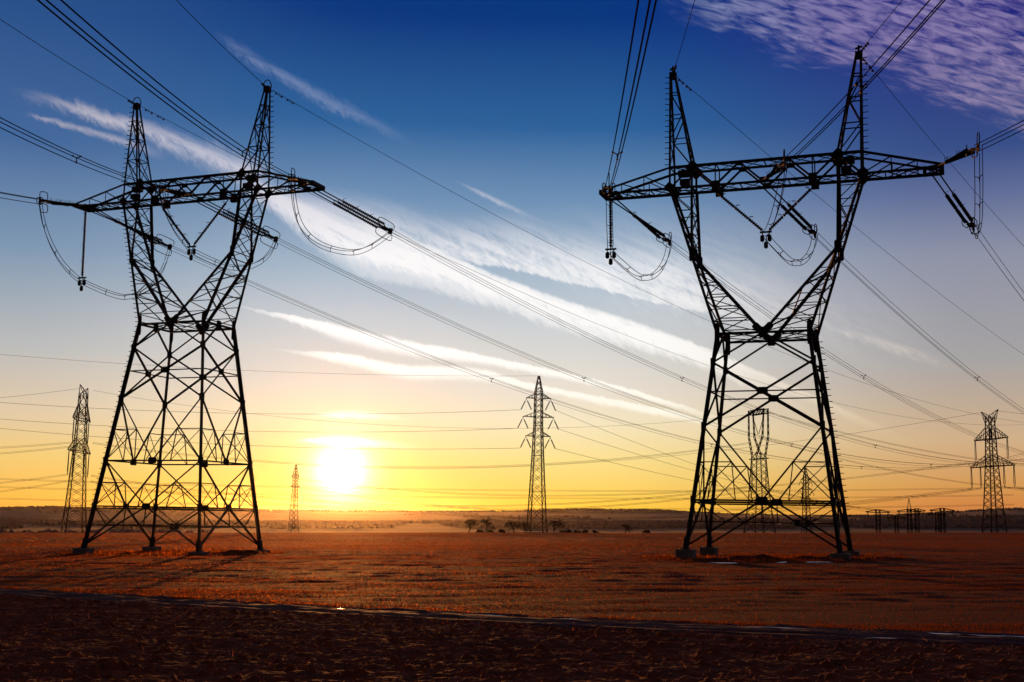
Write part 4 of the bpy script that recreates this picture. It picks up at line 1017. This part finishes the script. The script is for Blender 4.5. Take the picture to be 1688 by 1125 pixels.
# low lines far out across the plain
for i, (za, zb_, nm) in enumerate(((30.0, 26.0, 'highest'), (24.0, 20.0, 'middle'), (15.5, 12.0, 'lowest'))):
    span(f'{nm} of three level lines stretching far across the plain under the sun', (-420, 900, za - 6), (420, 1000, zb_ + 8), 6.0, 0.085, 0.8)

# ------------------------------------------------------------------ bare trees and bushes at the edge of the field
def bare_tree(name, label, x, y, H, spread, seed, cat='tree', group='bare trees along the field edge', stems=1):
    r = random.Random(seed); z = land1(x, y)
    root = empty(name, (x, y, z)); tag(root, label, cat, group)
    tr, crn = MB(), MB()
    def grow(p, d, L, rad, depth):
        pts_ = [p]; dd = d.copy()
        for k in range(3):
            dd = (dd + Vector((r.uniform(-1, 1), r.uniform(-1, 1), r.uniform(-0.4, 0.7))) * 0.22).normalized(); pts_.append(pts_[-1] + dd * (L / 3))
        (tr if depth == 0 else crn).tube(pts_, [rad, rad * 0.88, rad * 0.76, rad * 0.62], 5 if depth < 2 else 3)
        if depth >= 5: return
        nb = 4 if depth == 0 else 3
        for b in range(nb):
            a = b * 2 * math.pi / nb + r.uniform(-0.6, 0.6); tilt = r.uniform(0.35, 0.95) * spread
            x_, y_, _ = MB.frame(pts_[0], pts_[-1])
            nd = (dd * math.cos(tilt) + (x_ * math.cos(a) + y_ * math.sin(a)) * math.sin(tilt)).normalized()
            grow(pts_[-1] if b < 2 else pts_[2], nd, L * r.uniform(0.62, 0.85), max(rad * 0.62, 0.035), depth + 1)
    for s in range(stems):
        grow(Vector((r.uniform(-0.3, 0.3) * (stems > 1), 0, -0.2)), Vector((r.uniform(-0.25, 0.25) * (1 + stems), r.uniform(-0.2, 0.2), 1)).normalized(), H * 0.34 if stems == 1 else H * 0.24, H * 0.042, 0)
    tr.build('trunk', M_BARK, root); crn.build('crown', M_BARK, root)
    return root
def ex(px, D): return (0.0039 + (px - 846) * 0.000503) * D
for px, D, H, sp, sd, lb in ((772, 338, 4.2, 1.15, 1, 'wide bare tree, left one of the pair left of the slim central pylon'), (800, 340, 4.4, 1.0, 2, 'upright bare tree, right one of the pair left of the slim central pylon'),
        (847, 339, 4.0, 1.05, 3, 'single bare tree just left of the slim central pylon, clear of its legs'), (867, 350, 3.6, 1.1, 4, 'small bare tree half hidden by the left legs of the slim central pylon'),
        (912, 342, 4.2, 1.1, 5, 'bare tree just right of the slim central pylon'), (1030, 344, 2.6, 1.2, 6, 'low bare tree alone between the slim central pylon and the big right pylon')):
    bare_tree('bare_tree', lb, ex(px, D), D, H + 0.5, sp, sd)
for px, H, sd, lb in ((791, 1.5, 11, 'tiny leafless bush between the two bare trees of the pair'), (808, 1.4, 12, 'tiny leafless bush right of the upright bare tree'), (825, 1.9, 13, 'dense leafless bush midway between the tree pair and the single tree'),
        (927, 1.5, 14, 'low leafless bush, first right of the tree right of the central pylon'), (938, 1.4, 15, 'low leafless bush, second right of the tree right of the central pylon'), (951, 1.2, 16, 'low leafless bush, third right of the tree right of the central pylon'),
        (964, 1.3, 17, 'low leafless bush, fourth right of the tree right of the central pylon'), (980, 1.1, 18, 'low leafless bush, last of the row right of the slim central pylon'), (1064, 1.6, 19, 'leafless bush right of the lone low tree')):
    bare_tree('leafless_bush', lb, ex(px, 340), 340, H + 0.6, 1.25, sd, 'bush', 'low bushes along the field edge', 4)

# ------------------------------------------------------------------ thin evening haze over the plain
hz = MB(); hz.box((0, 4400, 10), (16000, 9400, 170)); hob = hz.build('haze', bpy.data.materials.new('haze_air'), None, (0, 4400, 10)); hob['kind'] = 'stuff'
hm = hob.data.materials[0]; hm.use_nodes = True; hn = hm.node_tree; hn.nodes.clear()
pv = hn.nodes.new('ShaderNodeVolumePrincipled'); pv.inputs['Color'].default_value = (0.95, 0.90, 0.86, 1); pv.inputs['Density'].default_value = 7.0e-6; pv.inputs['Anisotropy'].default_value = 0.92
ho = hn.nodes.new('ShaderNodeOutputMaterial'); hn.links.new(pv.outputs[0], ho.inputs['Volume'])
